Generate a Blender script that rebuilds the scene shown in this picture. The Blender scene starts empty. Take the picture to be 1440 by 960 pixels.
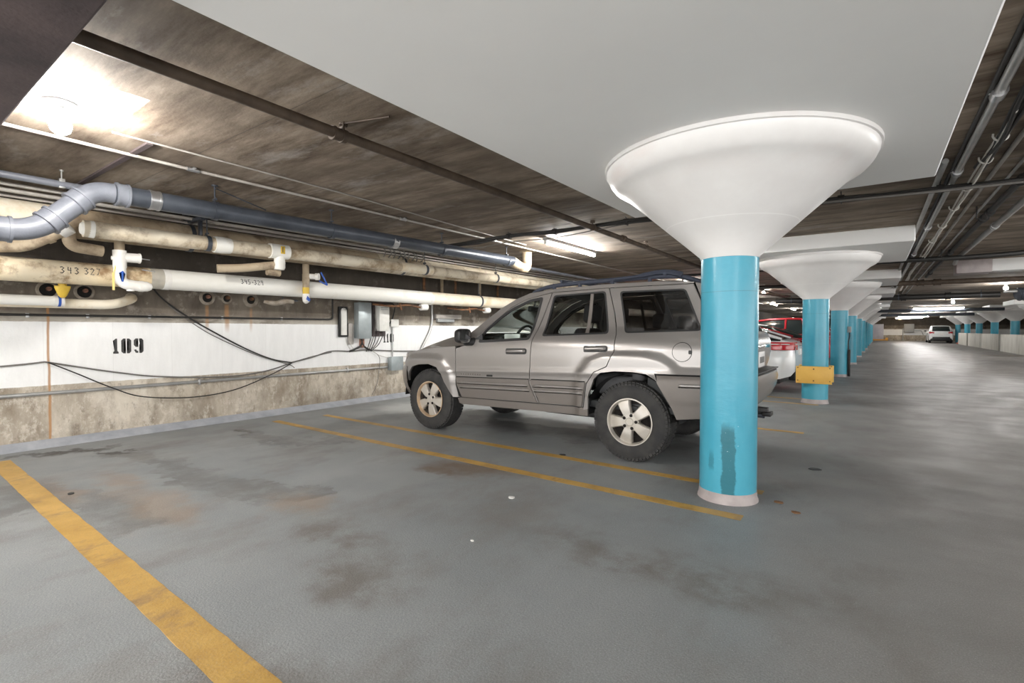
import bpy, bmesh, math, random
from mathutils import Vector, Matrix
from mathutils.geometry import delaunay_2d_cdt
random.seed(7)
sc = bpy.context.scene
COL = sc.collection
PI = math.pi

# ------------------------------------------------------------------ helpers
def link(name, me, m=None, parent=None, loc=(0, 0, 0)):
    o = bpy.data.objects.new(name, me)
    COL.objects.link(o)
    o.location = loc
    if m is not None:
        me.materials.append(m)
    if parent is not None:
        o.parent = parent
    return o

def obj(name, bm, m, parent=None, loc=(0, 0, 0), smooth=35, clean=True):
    if clean:
        bmesh.ops.remove_doubles(bm, verts=bm.verts, dist=1e-5)
    bmesh.ops.recalc_face_normals(bm, faces=bm.faces)
    me = bpy.data.meshes.new(name)
    bm.to_mesh(me)
    bm.free()
    if smooth:
        me.polygons.foreach_set('use_smooth', [True] * len(me.polygons))
        me.set_sharp_from_angle(angle=math.radians(smooth))
    return link(name, me, m, parent, loc)

def thing(name, label, cat, loc=(0, 0, 0), rz=0, group=None):
    o = bpy.data.objects.new(name, None)
    COL.objects.link(o)
    o.location = loc
    o.rotation_euler = (0, 0, rz)
    o.empty_display_size = .1
    return tag(o, label, cat, group)

def tag(o, label, cat, group=None, kind=None):
    o['label'] = label
    o['category'] = cat
    if group: o['group'] = group
    if kind: o['kind'] = kind
    return o

def struct(o, label=None, cat=None):
    o['kind'] = 'structure'
    if label: o['label'] = label
    if cat: o['category'] = cat
    return o

def copy_tree(o, parent=None):
    c = o.copy()
    COL.objects.link(c)
    c.parent = parent
    for ch in list(o.children):
        copy_tree(ch, c)
    return c

def B(): return bmesh.new()

def box(bm, lo, hi, bev=0.0, mat=None, seg=2):
    x0, y0, z0 = lo; x1, y1, z1 = hi
    vs = [bm.verts.new(p) for p in ((x0,y0,z0),(x1,y0,z0),(x1,y1,z0),(x0,y1,z0),(x0,y0,z1),(x1,y0,z1),(x1,y1,z1),(x0,y1,z1))]
    fs = [bm.faces.new([vs[i] for i in f]) for f in ((3,2,1,0),(4,5,6,7),(0,1,5,4),(1,2,6,5),(2,3,7,6),(3,0,4,7))]
    if bev > 0:
        es = list({e for f in fs for e in f.edges})
        r = bmesh.ops.bevel(bm, geom=es, offset=bev, segments=seg, profile=.5, affect='EDGES')
        vs = [v for v in bm.verts if v.is_valid and (v in r['verts'] or v in vs)]
    if mat is not None:
        bmesh.ops.transform(bm, matrix=mat, verts=[v for v in vs if v.is_valid])
    return bm

def frames(pts):
    pts = [Vector(p) for p in pts]
    T = []
    for i in range(len(pts)):
        a = pts[max(i-1, 0)]; b = pts[min(i+1, len(pts)-1)]
        t = (b - a)
        if i not in (0, len(pts)-1):
            t = (pts[i]-a).normalized() + (b-pts[i]).normalized()
        T.append(t.normalized() if t.length > 1e-9 else Vector((0, 0, 1)))
    up = Vector((0, 0, 1)) if abs(T[0].z) < .9 else Vector((1, 0, 0))
    n = (up - T[0]*up.dot(T[0])).normalized()
    out = []
    for t in T:
        n = (n - t*n.dot(t))
        n = n.normalized() if n.length > 1e-6 else t.orthogonal().normalized()
        out.append((t, n, t.cross(n)))
    return pts, out

def tube(bm, pts, r, n=10, cap=True):
    pts, fr = frames(pts)
    rings = []
    for i, (p, (t, a, b)) in enumerate(zip(pts, fr)):
        rr = r[i] if isinstance(r, (list, tuple)) else r
        rings.append([bm.verts.new(p + a*(rr*math.cos(2*PI*k/n)) + b*(rr*math.sin(2*PI*k/n))) for k in range(n)])
    for i in range(len(rings)-1):
        for k in range(n):
            bm.faces.new((rings[i][k], rings[i][(k+1) % n], rings[i+1][(k+1) % n], rings[i+1][k]))
    if cap:
        bm.faces.new(rings[0][::-1]); bm.faces.new(rings[-1])
    return bm

def bend(pts, rad, seg=6):
    """round the corners of a polyline with fillets"""
    pts = [Vector(p) for p in pts]
    out = [pts[0]]
    for i in range(1, len(pts)-1):
        p = pts[i]; a = (pts[i-1]-p); b = (pts[i+1]-p)
        d = min(rad, a.length*.49, b.length*.49)
        A = p + a.normalized()*d; Bq = p + b.normalized()*d
        for k in range(seg+1):
            t = k/seg
            out.append(A*(1-t)**2 + p*(2*t*(1-t)) + Bq*t**2)
    out.append(pts[-1])
    return out

def spline(pts, seg=8):
    pts = [Vector(p) for p in pts]
    P = [pts[0]] + pts + [pts[-1]]
    out = []
    for i in range(1, len(P)-2):
        p0, p1, p2, p3 = P[i-1], P[i], P[i+1], P[i+2]
        for k in range(seg):
            t = k/seg
            out.append(.5*((2*p1) + (p2-p0)*t + (2*p0-5*p1+4*p2-p3)*t*t + (3*p1-p0-3*p2+p3)*t**3))
    out.append(pts[-1])
    return out

def lathe(bm, prof, n=32, mat=None, capends=False):
    """prof: (r, z) list about z"""
    rings = []
    allv = []
    for r, z in prof:
        if r < 1e-6:
            v = bm.verts.new((0, 0, z)); rings.append([v]); allv.append(v)
        else:
            ring = [bm.verts.new((r*math.cos(2*PI*k/n), r*math.sin(2*PI*k/n), z)) for k in range(n)]
            rings.append(ring); allv += ring
    for a, b in zip(rings, rings[1:]):
        for k in range(n):
            k2 = (k+1) % n
            if len(a) == 1 and len(b) == 1: continue
            if len(a) == 1: bm.faces.new((a[0], b[k2], b[k]))
            elif len(b) == 1: bm.faces.new((a[k], a[k2], b[0]))
            else: bm.faces.new((a[k], a[k2], b[k2], b[k]))
    if capends:
        for rg in (rings[0], rings[-1]):
            if len(rg) > 1: bm.faces.new(rg)
    if mat is not None:
        bmesh.ops.transform(bm, matrix=mat, verts=allv)
    return bm

def prism(bm, poly, depth, mat):
    """poly (x, y) extruded along +z by depth, placed by mat"""
    a = [bm.verts.new(mat @ Vector((x, y, 0))) for x, y in poly]
    b = [bm.verts.new(mat @ Vector((x, y, depth))) for x, y in poly]
    n = len(poly)
    fs = [bm.faces.new(a[::-1]), bm.faces.new(b)]
    for k in range(n):
        bm.faces.new((a[k], a[(k+1) % n], b[(k+1) % n], b[k]))
    bmesh.ops.triangulate(bm, faces=fs)
    return bm

def grid(bm, rows):
    vs = [[bm.verts.new(p) for p in r] for r in rows]
    for a, b in zip(vs, vs[1:]):
        for k in range(len(a)-1):
            bm.faces.new((a[k], a[k+1], b[k+1], b[k]))
    return vs

def sstep(a, b, x):
    t = min(1, max(0, (x-a)/(b-a)))
    return t*t*(3-2*t)

def lerp_tab(tab, x):
    if x <= tab[0][0]: return tab[0][1]
    for (x0, y0), (x1, y1) in zip(tab, tab[1:]):
        if x <= x1: return y0 + (y1-y0)*(x-x0)/(x1-x0)
    return tab[-1][1]

# ------------------------------------------------------------------ materials
class NT:
    def __init__(s, name):
        s.m = bpy.data.materials.new(name); s.m.use_nodes = True
        s.t = s.m.node_tree; s.N = s.t.nodes; s.L = s.t.links
        s.bsdf = s.N['Principled BSDF']
        s.co = s.N.new('ShaderNodeTexCoord').outputs['Object']
    def set(s, k, v):
        inp = s.bsdf.inputs[k]
        if hasattr(v, 'is_output') or isinstance(v, bpy.types.NodeSocket): s.L.new(v, inp)
        else: inp.default_value = v
    def _in(s, sock, v):
        if isinstance(v, bpy.types.NodeSocket): s.L.new(v, sock)
        else: sock.default_value = v
    def scale(s, v, co=None, rot=(0, 0, 0)):
        n = s.N.new('ShaderNodeMapping'); n.inputs['Scale'].default_value = v; n.inputs['Rotation'].default_value = rot
        s.L.new(co or s.co, n.inputs['Vector']); return n.outputs[0]
    def noise(s, sc=5, det=4, rough=.5, co=None, dist=0):
        n = s.N.new('ShaderNodeTexNoise'); n.inputs['Scale'].default_value = sc
        n.inputs['Detail'].default_value = det; n.inputs['Roughness'].default_value = rough
        n.inputs['Distortion'].default_value = dist
        s.L.new(co or s.co, n.inputs['Vector']); return n.outputs['Fac']
    def ramp(s, f, stops):
        n = s.N.new('ShaderNodeValToRGB'); e = n.color_ramp.elements
        while len(e) < len(stops): e.new(.5)
        for q, (p, c) in zip(e, stops):
            q.position = p; q.color = (c, c, c, 1) if isinstance(c, (int, float)) else (*c, 1)
        s.L.new(f, n.inputs[0]); return n.outputs[0]
    def mix(s, f, a, b, mode='MIX'):
        n = s.N.new('ShaderNodeMix'); n.data_type = 'RGBA'; n.blend_type = mode
        s._in(n.inputs[0], f)
        for sock, v in ((n.inputs[6], a), (n.inputs[7], b)):
            s._in(sock, (*v, 1) if isinstance(v, tuple) and len(v) == 3 else v)
        return n.outputs[2]
    def math(s, op, a, b=0.0, clamp=False):
        n = s.N.new('ShaderNodeMath'); n.operation = op; n.use_clamp = clamp
        s._in(n.inputs[0], a); s._in(n.inputs[1], b); return n.outputs[0]
    def mr(s, x, a, b, c=0.0, d=1.0, smooth=True):
        n = s.N.new('ShaderNodeMapRange'); n.interpolation_type = 'SMOOTHSTEP' if smooth else 'LINEAR'
        s._in(n.inputs[0], x)
        for i, v in zip((1, 2, 3, 4), (a, b, c, d)): n.inputs[i].default_value = v
        return n.outputs[0]
    def xyz(s, co=None):
        n = s.N.new('ShaderNodeSeparateXYZ'); s.L.new(co or s.co, n.inputs[0]); return n.outputs
    def bump(s, h, st=.2, d=.01):
        n = s.N.new('ShaderNodeBump'); n.inputs['Strength'].default_value = st; n.inputs['Distance'].default_value = d
        s.L.new(h, n.inputs['Height']); s.L.new(n.outputs[0], s.bsdf.inputs['Normal'])

def mat(name, c, rough=.5, metal=0.0, c2=None, sc=6, spec=None, coat=0, bump=0, bsc=40, lo=.35, hi=.65, stretch=None):
    n = NT(name)
    if c2 is not None:
        co = n.scale(stretch) if stretch else None
        n.set('Base Color', n.mix(n.ramp(n.noise(sc, 5, .6, co), [(lo, 0), (hi, 1)]), c, c2))
    else:
        co = n.noise(14, 4)
        n.set('Base Color', n.mix(n.ramp(co, [(.35, 0), (.65, 1)]), tuple(x*.94 for x in c), tuple(min(1, x*1.05) for x in c)))
    n.set('Roughness', rough); n.set('Metallic', metal)
    if spec is not None: n.set('Specular IOR Level', spec)
    if coat: n.set('Coat Weight', coat); n.set('Coat Roughness', .08)
    if bump: n.bump(n.noise(bsc, 4), bump)
    return n.m

def emit(name, c, st):
    n = NT(name); n.set('Base Color', (*c, 1)); n.set('Emission Color', (*c, 1)); n.set('Emission Strength', st)
    return n.m

def glass(name, tint, rough=.02, gloss=.08):
    n = NT(name)
    t = n.N.new('ShaderNodeBsdfTransparent'); t.inputs[0].default_value = (*tint, 1)
    g = n.N.new('ShaderNodeBsdfGlossy'); g.inputs['Roughness'].default_value = rough
    f = n.N.new('ShaderNodeFresnel'); f.inputs[0].default_value = 1.45
    mx = n.N.new('ShaderNodeMixShader')
    n.L.new(n.math('ADD', n.math('MULTIPLY', f.outputs[0], .8), gloss*.3), mx.inputs[0])
    n.L.new(t.outputs[0], mx.inputs[1]); n.L.new(g.outputs[0], mx.inputs[2])
    n.L.new(mx.outputs[0], n.N['Material Output'].inputs[0])
    n.N.remove(n.bsdf)
    return n.m

# --- floor: grey epoxy with wet marks, oil and rust stains
def floor_mat():
    n = NT('floor_epoxy')
    X, Y, Z = n.xyz()
    warp = n.N.new('ShaderNodeTexNoise'); warp.inputs['Scale'].default_value = 1.5; warp.inputs['Detail'].default_value = 9; warp.inputs['Roughness'].default_value = .68
    n.L.new(n.co, warp.inputs['Vector'])
    wv = n.xyz(warp.outputs['Color'])
    wx = n.math('ADD', X, n.math('MULTIPLY', n.math('SUBTRACT', wv[0], .5), 1.5))
    wy = n.math('ADD', Y, n.math('MULTIPLY', n.math('SUBTRACT', wv[1], .5), 1.1))
    big = n.noise(.55, 6, .6)
    stall = n.mix(n.ramp(big, [(.35, 0), (.65, 1)]), (.205, .221, .228), (.268, .283, .288))
    aisle = n.mix(n.ramp(n.noise(.8, 6, .65, n.scale((.4, 1, 1))), [(.35, 0), (.65, 1)]), (.190, .183, .175), (.255, .247, .238))
    am = n.mr(n.math('ADD', wx, n.math('MULTIPLY', wy, .02)), -1.3, .9)
    col = n.mix(am, stall, aisle)
    # worn brownish traffic smears in the stall
    sm = n.ramp(n.noise(1.1, 9, .72, n.scale((1, .55, 1))), [(.50, 0), (.64, 1)])
    col = n.mix(n.math('MULTIPLY', sm, .6), col, (.165, .152, .142))
    def spot(cx, cy, rx, ry, e0=.8, e1=1.0, a=0):
        dx = n.math('SUBTRACT', wx, cx); dy = n.math('SUBTRACT', wy, cy)
        if a:
            c_, s_ = math.cos(a), math.sin(a)
            dx2 = n.math('ADD', n.math('MULTIPLY', dx, c_), n.math('MULTIPLY', dy, s_))
            dy = n.math('SUBTRACT', n.math('MULTIPLY', dy, c_), n.math('MULTIPLY', dx, s_)); dx = dx2
        d = n.math('SQRT', n.math('ADD', n.math('POWER', n.math('ABSOLUTE', n.math('DIVIDE', dx, rx)), 2.0), n.math('POWER', n.math('ABSOLUTE', n.math('DIVIDE', dy, ry)), 2.0)))
        return n.mr(d, e0, e1, 1, 0)
    def union(l):
        o = l[0]
        for q in l[1:]: o = n.math('MAXIMUM', o, q)
        return o
    wet = union([spot(-5.95, 1.75, .5, .16, .9, 1.0, .3), spot(-5.3, 1.95, .42, .16, .93, 1.0, -.4), spot(-4.45, 1.85, .62, .2, .93, 1.0, .1),
                 spot(-3.95, 2.0, .3, .24, .93, 1.0), spot(-6.25, 3.0, .42, .13, .9, 1.0), spot(-5.6, 3.1, .5, .1, .93, 1.0, .5), spot(-5.0, 3.45, .34, .14, .93, 1.0),
                 spot(-4.6, 1.0, .95, .26, .93, 1.0, .15), spot(-5.3, .75, .6, .3, .93, 1.0), spot(-3.7, 2.15, .35, .18, .93, 1.0, .8), spot(-5.7, 3.0, .5, .12, .9, 1.0, .2), spot(-5.15, 3.2, .4, .12, .9, 1.0, .9), spot(-3.4, 5.4, 1.5, .45, .96, 1.0), spot(-2.4, 5.6, .8, .6, .96, 1.0)])
    wetn = n.math('MULTIPLY', wet, n.mr(n.noise(2.6, 7, .7), .34, .60, .25, 1.0))
    col = n.mix(n.math('MULTIPLY', wetn, .72), col, (.105, .104, .102))
    dark = union([spot(-6.35, 1.75, .34, .09, .5, 1.0, .4), spot(-6.5, 2.95, .22, .07, .5, 1.0), spot(-6.75, 1.5, .12, .6, .4, 1.0)])
    col = n.mix(n.math('MULTIPLY', dark, .8), col, (.035, .03, .028))
    oil = union([spot(-3.0, 3.42, .75, .38, .1, 1.0), spot(-3.15, 3.2, .4, .2, .1, 1.0)])
    col = n.mix(n.math('MULTIPLY', oil, .8), col, (.13, .085, .055))
    rust = union([spot(-5.1, 1.45, .5, .22, .1, 1.0), spot(-5.0, 1.0, .5, .2, .1, 1.0), spot(-4.2, 1.35, .9, .3, .2, 1.0), spot(-3.4, 2.1, .5, .3, .2, 1.0)])
    col = n.mix(n.math('MULTIPLY', rust, .45), col, (.27, .18, .11))
    scuff = union([spot(-2.7, 1.85, .5, .28, .2, 1.0), spot(-2.15, 1.6, .6, .3, .2, 1.0), spot(-1.6, .75, .8, .3, .2, 1.0), spot(-.9, 2.6, 1.3, .3, .2, 1.0)])
    col = n.mix(n.math('MULTIPLY', n.math('MULTIPLY', scuff, n.mr(n.noise(4, 8, .7), .35, .6)), .75), col, (.135, .118, .105))
    pale = union([spot(-6.0, 5.6, .9, .8, .3, 1.0), spot(-3.6, 5.75, .9, .25, .7, 1.0)])
    col = n.mix(n.math('MULTIPLY', pale, .6), col, (.55, .56, .55))  # lamplit floor around the SUV painted in as pale patches
    fine = n.noise(150, 3, .6)
    col = n.mix(.55, col, n.mix(n.ramp(fine, [(.38, 0), (.62, 1)]), (.55, .55, .55), (1.0, 1.0, 1.0)), 'MULTIPLY')
    speckle = n.ramp(n.noise(260, 2), [(.66, 0), (.74, 1)])  # fine pale specks over the floor colour
    col = n.mix(n.math('MULTIPLY', speckle, .55), col, (.75, .77, .78))
    col = n.mix(1.0, col, (1.28, 1.28, 1.28), 'MULTIPLY')
    n.set('Base Color', col)
    rg = n.math('ADD', n.mr(n.noise(2.0, 5), .3, .7, .40, .58), n.math('MULTIPLY', wet, -.08))
    n.set('Roughness', rg)
    n.set('Specular IOR Level', .5)
    n.bump(n.math('ADD', n.noise(90, 3), n.math('MULTIPLY', n.noise(9, 3), .6)), .35, .006)
    return n.m

def concrete_ceiling():
    n = NT('board_formed_concrete')
    X, Y, Z = n.xyz()
    st = n.noise(1.0, 9, .68, n.scale((.9, 4.2, 1)))
    big = n.noise(.8, 6, .6)
    c = n.mix(n.ramp(st, [(.34, 0), (.64, 1)]), (.075, .047, .027), (.39, .32, .25))
    c = n.mix(n.math('MULTIPLY', n.ramp(big, [(.42, 0), (.62, 1)]), .7), c, (.105, .078, .055))
    pale = n.ramp(n.noise(1.7, 8, .7, n.scale((.6, 1.5, 1))), [(.56, 0), (.7, 1)])
    c = n.mix(n.math('MULTIPLY', pale, .45), c, (.50, .47, .44))
    # formwork joints across the slab
    fr = n.math('FRACT', n.math('DIVIDE', n.math('ADD', Y, n.math('MULTIPLY', n.math('SUBTRACT', n.noise(3, 3), .5), .02)), 1.22))
    j = n.mr(n.math('ABSOLUTE', n.math('SUBTRACT', fr, .5)), 0, .006, 1, 0)
    c = n.mix(n.math('MULTIPLY', j, .6), c, (.06, .05, .042))
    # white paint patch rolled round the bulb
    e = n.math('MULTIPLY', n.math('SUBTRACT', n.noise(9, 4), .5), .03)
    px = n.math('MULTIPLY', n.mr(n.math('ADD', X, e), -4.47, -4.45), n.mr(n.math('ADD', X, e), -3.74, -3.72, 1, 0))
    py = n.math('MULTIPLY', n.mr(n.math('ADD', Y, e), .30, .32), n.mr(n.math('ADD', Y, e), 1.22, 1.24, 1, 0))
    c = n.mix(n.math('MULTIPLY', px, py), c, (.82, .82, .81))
    n.set('Base Color', c); n.set('Roughness', .85)
    n.bump(n.math('ADD', st, n.math('MULTIPLY', n.noise(60, 3), .25)), .25, .02)
    return n.m

def wall_mat(y0=None):
    n = NT('stained_concrete_wall')
    X, Y, Z = n.xyz()
    v = n.noise(2.2, 8, .66, n.scale((1, 1, .35)))
    b = n.noise(1.3, 8, .7)
    low = n.mix(n.ramp(v, [(.32, 0), (.66, 1)]), (.23, .185, .135), (.62, .56, .47))
    low = n.mix(n.math('MULTIPLY', n.ramp(b, [(.50, 0), (.66, 1)]), .75), low, (.20, .155, .11))
    low = n.mix(n.math('MULTIPLY', n.ramp(n.noise(9, 9, .78, n.scale((1, 1, .6))), [(.50, 0), (.60, 1)]), .55), low, (.70, .65, .57))
    low = n.mix(n.math('MULTIPLY', n.ramp(n.noise(13, 9, .78, n.scale((1, 1, .5))), [(.54, 0), (.64, 1)]), .55), low, (.15, .115, .08))
    wear = n.math('MULTIPLY', n.mr(Z, .05, .5, 1, 0), n.ramp(n.noise(1.6, 7, .7), [(.45, 0), (.62, 1)]))
    low = n.mix(n.math('MULTIPLY', wear, .6), low, (.11, .085, .06))
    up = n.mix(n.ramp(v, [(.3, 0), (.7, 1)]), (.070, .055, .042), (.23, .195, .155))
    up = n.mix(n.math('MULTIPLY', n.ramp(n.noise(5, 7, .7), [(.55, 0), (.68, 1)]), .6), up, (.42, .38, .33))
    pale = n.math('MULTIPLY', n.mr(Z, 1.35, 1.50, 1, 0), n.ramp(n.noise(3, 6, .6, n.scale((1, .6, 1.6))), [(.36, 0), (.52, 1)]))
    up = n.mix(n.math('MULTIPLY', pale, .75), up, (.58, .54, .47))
    up = n.mix(n.math('MULTIPLY', n.mr(Z, 1.72, 1.95), .72), up, (.035, .028, .022))  # top of the wall darkened behind the pipes
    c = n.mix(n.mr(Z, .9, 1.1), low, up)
    # painted band
    e = n.math('MULTIPLY', n.math('SUBTRACT', n.noise(14, 4), .5), .012)
    ze = n.math('ADD', Z, e)
    band = n.math('MULTIPLY', n.mr(ze, .658, .664), n.mr(ze, 1.354, 1.36, 1, 0))
    pt = n.mix(n.ramp(n.noise(4, 8, .7, n.scale((1, 2.5, .5))), [(.38, 0), (.62, 1)]), (.84, .84, .835), (.89, .89, .885))
    chips = n.ramp(n.noise(7, 6, .75, n.scale((1, 2.0, .7))), [(.70, 0), (.74, 1)])
    pt = n.mix(n.math('MULTIPLY', chips, .3), pt, (.5, .46, .42))
    c = n.mix(band, c, pt)
    # rust runs
    for yc, w, zt, am in ((1.415, .012, 1.62, .85), (3.02, .022, 1.62, .5), (3.27, .03, 1.64, .6), (3.6, .02, 1.6, .4)):
        yy = n.math('ADD', Y, n.math('MULTIPLY', n.math('SUBTRACT', n.noise(2.2, 3), .5), .04))
        q = n.mr(n.math('ABSOLUTE', n.math('SUBTRACT', yy, yc)), w*.4, w*1.4, 1, 0)
        zb = 0 if yc < 2 else 1.30
        q = n.math('MULTIPLY', q, n.math('MULTIPLY', n.mr(Z, zt-.05, zt, 1, 0), n.mr(Z, zb-.1, zb+.06)))
        c = n.mix(n.math('MULTIPLY', q, am), c, (.42, .21, .08))
    # vertical form joints
    fr = n.math('FRACT', n.math('DIVIDE', n.math('ADD', Y, .15), .61))
    j = n.mr(n.math('ABSOLUTE', n.math('SUBTRACT', fr, .5)), 0, .008, 1, 0)
    c = n.mix(n.math('MULTIPLY', j, .12), c, (.2, .17, .14))
    n.set('Base Color', c); n.set('Roughness', .8)
    n.bump(n.math('ADD', n.noise(22, 6, .65), n.math('MULTIPLY', v, .5)), .35, .015)
    return n.m

def blue_mat(scuffed):
    n = NT('turquoise_paint_scuffed' if scuffed else 'turquoise_paint')
    X, Y, Z = n.xyz()
    c = n.mix(n.ramp(n.noise(3, 6, .6, n.scale((1, 1, .4))), [(.35, 0), (.65, 1)]), (.050, .330, .465), (.080, .385, .515))
    seam = n.mr(n.math('ABSOLUTE', n.math('SUBTRACT', Z, n.math('ADD', 1.545, n.math('MULTIPLY', n.math('SUBTRACT', n.noise(2, 2), .5), .03)))), .0, .004, 1, 0)
    c = n.mix(n.math('MULTIPLY', seam, .7), c, (.05, .20, .25))
    if scuffed:
        nz = n.math('MULTIPLY', n.math('SUBTRACT', n.noise(9, 6, .7), .5), .07)
        front = n.mr(Y, -.02, -.05)
        for xc, z0, z1, w, am in ((.045, -.05, .60, .050, .92), (.03, .38, .62, .03, .4), (-.075, .22, .40, .022, .55), (.06, .0, .10, .07, .5)):
            q = n.mr(n.math('ABSOLUTE', n.math('ADD', n.math('SUBTRACT', X, xc), nz)), w*.75, w, 1, 0)
            q = n.math('MULTIPLY', q, n.math('MULTIPLY', n.mr(Z, z0, z0+.05), n.mr(n.math('ADD', Z, nz), z1-.08, z1, 1, 0)))
            c = n.mix(n.math('MULTIPLY', n.math('MULTIPLY', q, front), am), c, (.025, .155, .20))
        ch = n.ramp(n.noise(55, 3, .7), [(.69, 0), (.72, 1)])
        q = n.math('MULTIPLY', n.math('MULTIPLY', ch, front), n.math('MULTIPLY', n.mr(Z, .2, .4), n.mr(Z, .55, .75, 1, 0)))
        q = n.math('MULTIPLY', q, n.mr(n.math('ABSOLUTE', n.math('SUBTRACT', X, .05)), .05, .12, 1, 0))
        c = n.mix(q, c, (.62, .80, .84))
    n.set('Base Color', c); n.set('Roughness', .28); n.set('Specular IOR Level', .5)
    n.bump(n.noise(11, 5, .6, n.scale((1, 1, 2.2))), .25, .008)
    return n.m

def white_capital_mat():
    n = NT('capital_white_paint')
    X, Y, Z = n.xyz()
    c = n.mix(n.ramp(n.noise(2.2, 5, .6), [(.38, 0), (.66, 1)]), (.76, .745, .735), (.82, .81, .80))
    pk = n.ramp(n.noise(1.6, 4, .5, n.scale((1, 1, 3.5))), [(.52, 0), (.68, 1)])
    pk = n.math('MULTIPLY', pk, n.mr(Z, 2.2, 2.42))
    c = n.mix(n.math('MULTIPLY', pk, .45), c, (.66, .57, .545))
    ring = n.mr(n.math('ABSOLUTE', n.math('SUBTRACT', Z, 2.035)), .0, .004, 1, 0)
    c = n.mix(n.math('MULTIPLY', ring, .5), c, (.97, .97, .96))
    n.set('Base Color', c); n.set('Roughness', .33)
    n.bump(n.noise(7, 4), .12, .01)
    return n.m

def pipe_mat(name, c1, c2, stain, sc=2.5, am=.8, lo=.52, hi=.66):
    n = NT(name)
    c = n.mix(n.ramp(n.noise(sc, 7, .65, n.scale((1, .5, 1))), [(.35, 0), (.65, 1)]), c1, c2)
    c = n.mix(n.math('MULTIPLY', n.ramp(n.noise(sc*1.3, 7, .7), [(lo, 0), (hi, 1)]), am), c, stain)
    n.set('Base Color', c); n.set('Roughness', .6)
    n.bump(n.noise(30, 5, .6), .3, .006)
    return n.m

def line_mat():
    n = NT('yellow_line_paint')
    c = n.mix(n.ramp(n.noise(3.5, 7, .65), [(.35, 0), (.65, 1)]), (.47, .27, .05), (.62, .385, .10))
    c = n.mix(n.math('MULTIPLY', n.ramp(n.noise(5, 9, .75, n.scale((1, .6, 1))), [(.50, 0), (.66, 1)]), .75), c, (.24, .15, .075))
    c = n.mix(n.math('MULTIPLY', n.ramp(n.noise(120, 3), [(.55, 0), (.7, 1)]), .35), c, (.35, .27, .17))
    n.set('Base Color', c); n.set('Roughness', .45); n.bump(n.noise(90, 3), .3, .004)
    return n.m

def car_paint(name, c, c2=None, metal=.55, rough=.32):
    n = NT(name)
    n.set('Base Color', n.mix(n.ramp(n.noise(900, 1), [(.4, 0), (.6, 1)]), tuple(x*.93 for x in c), tuple(min(1, x*1.07) for x in c)))
    n.set('Metallic', metal); n.set('Roughness', rough); n.set('Coat Weight', .6); n.set('Coat Roughness', .06)
    return n.m

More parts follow.
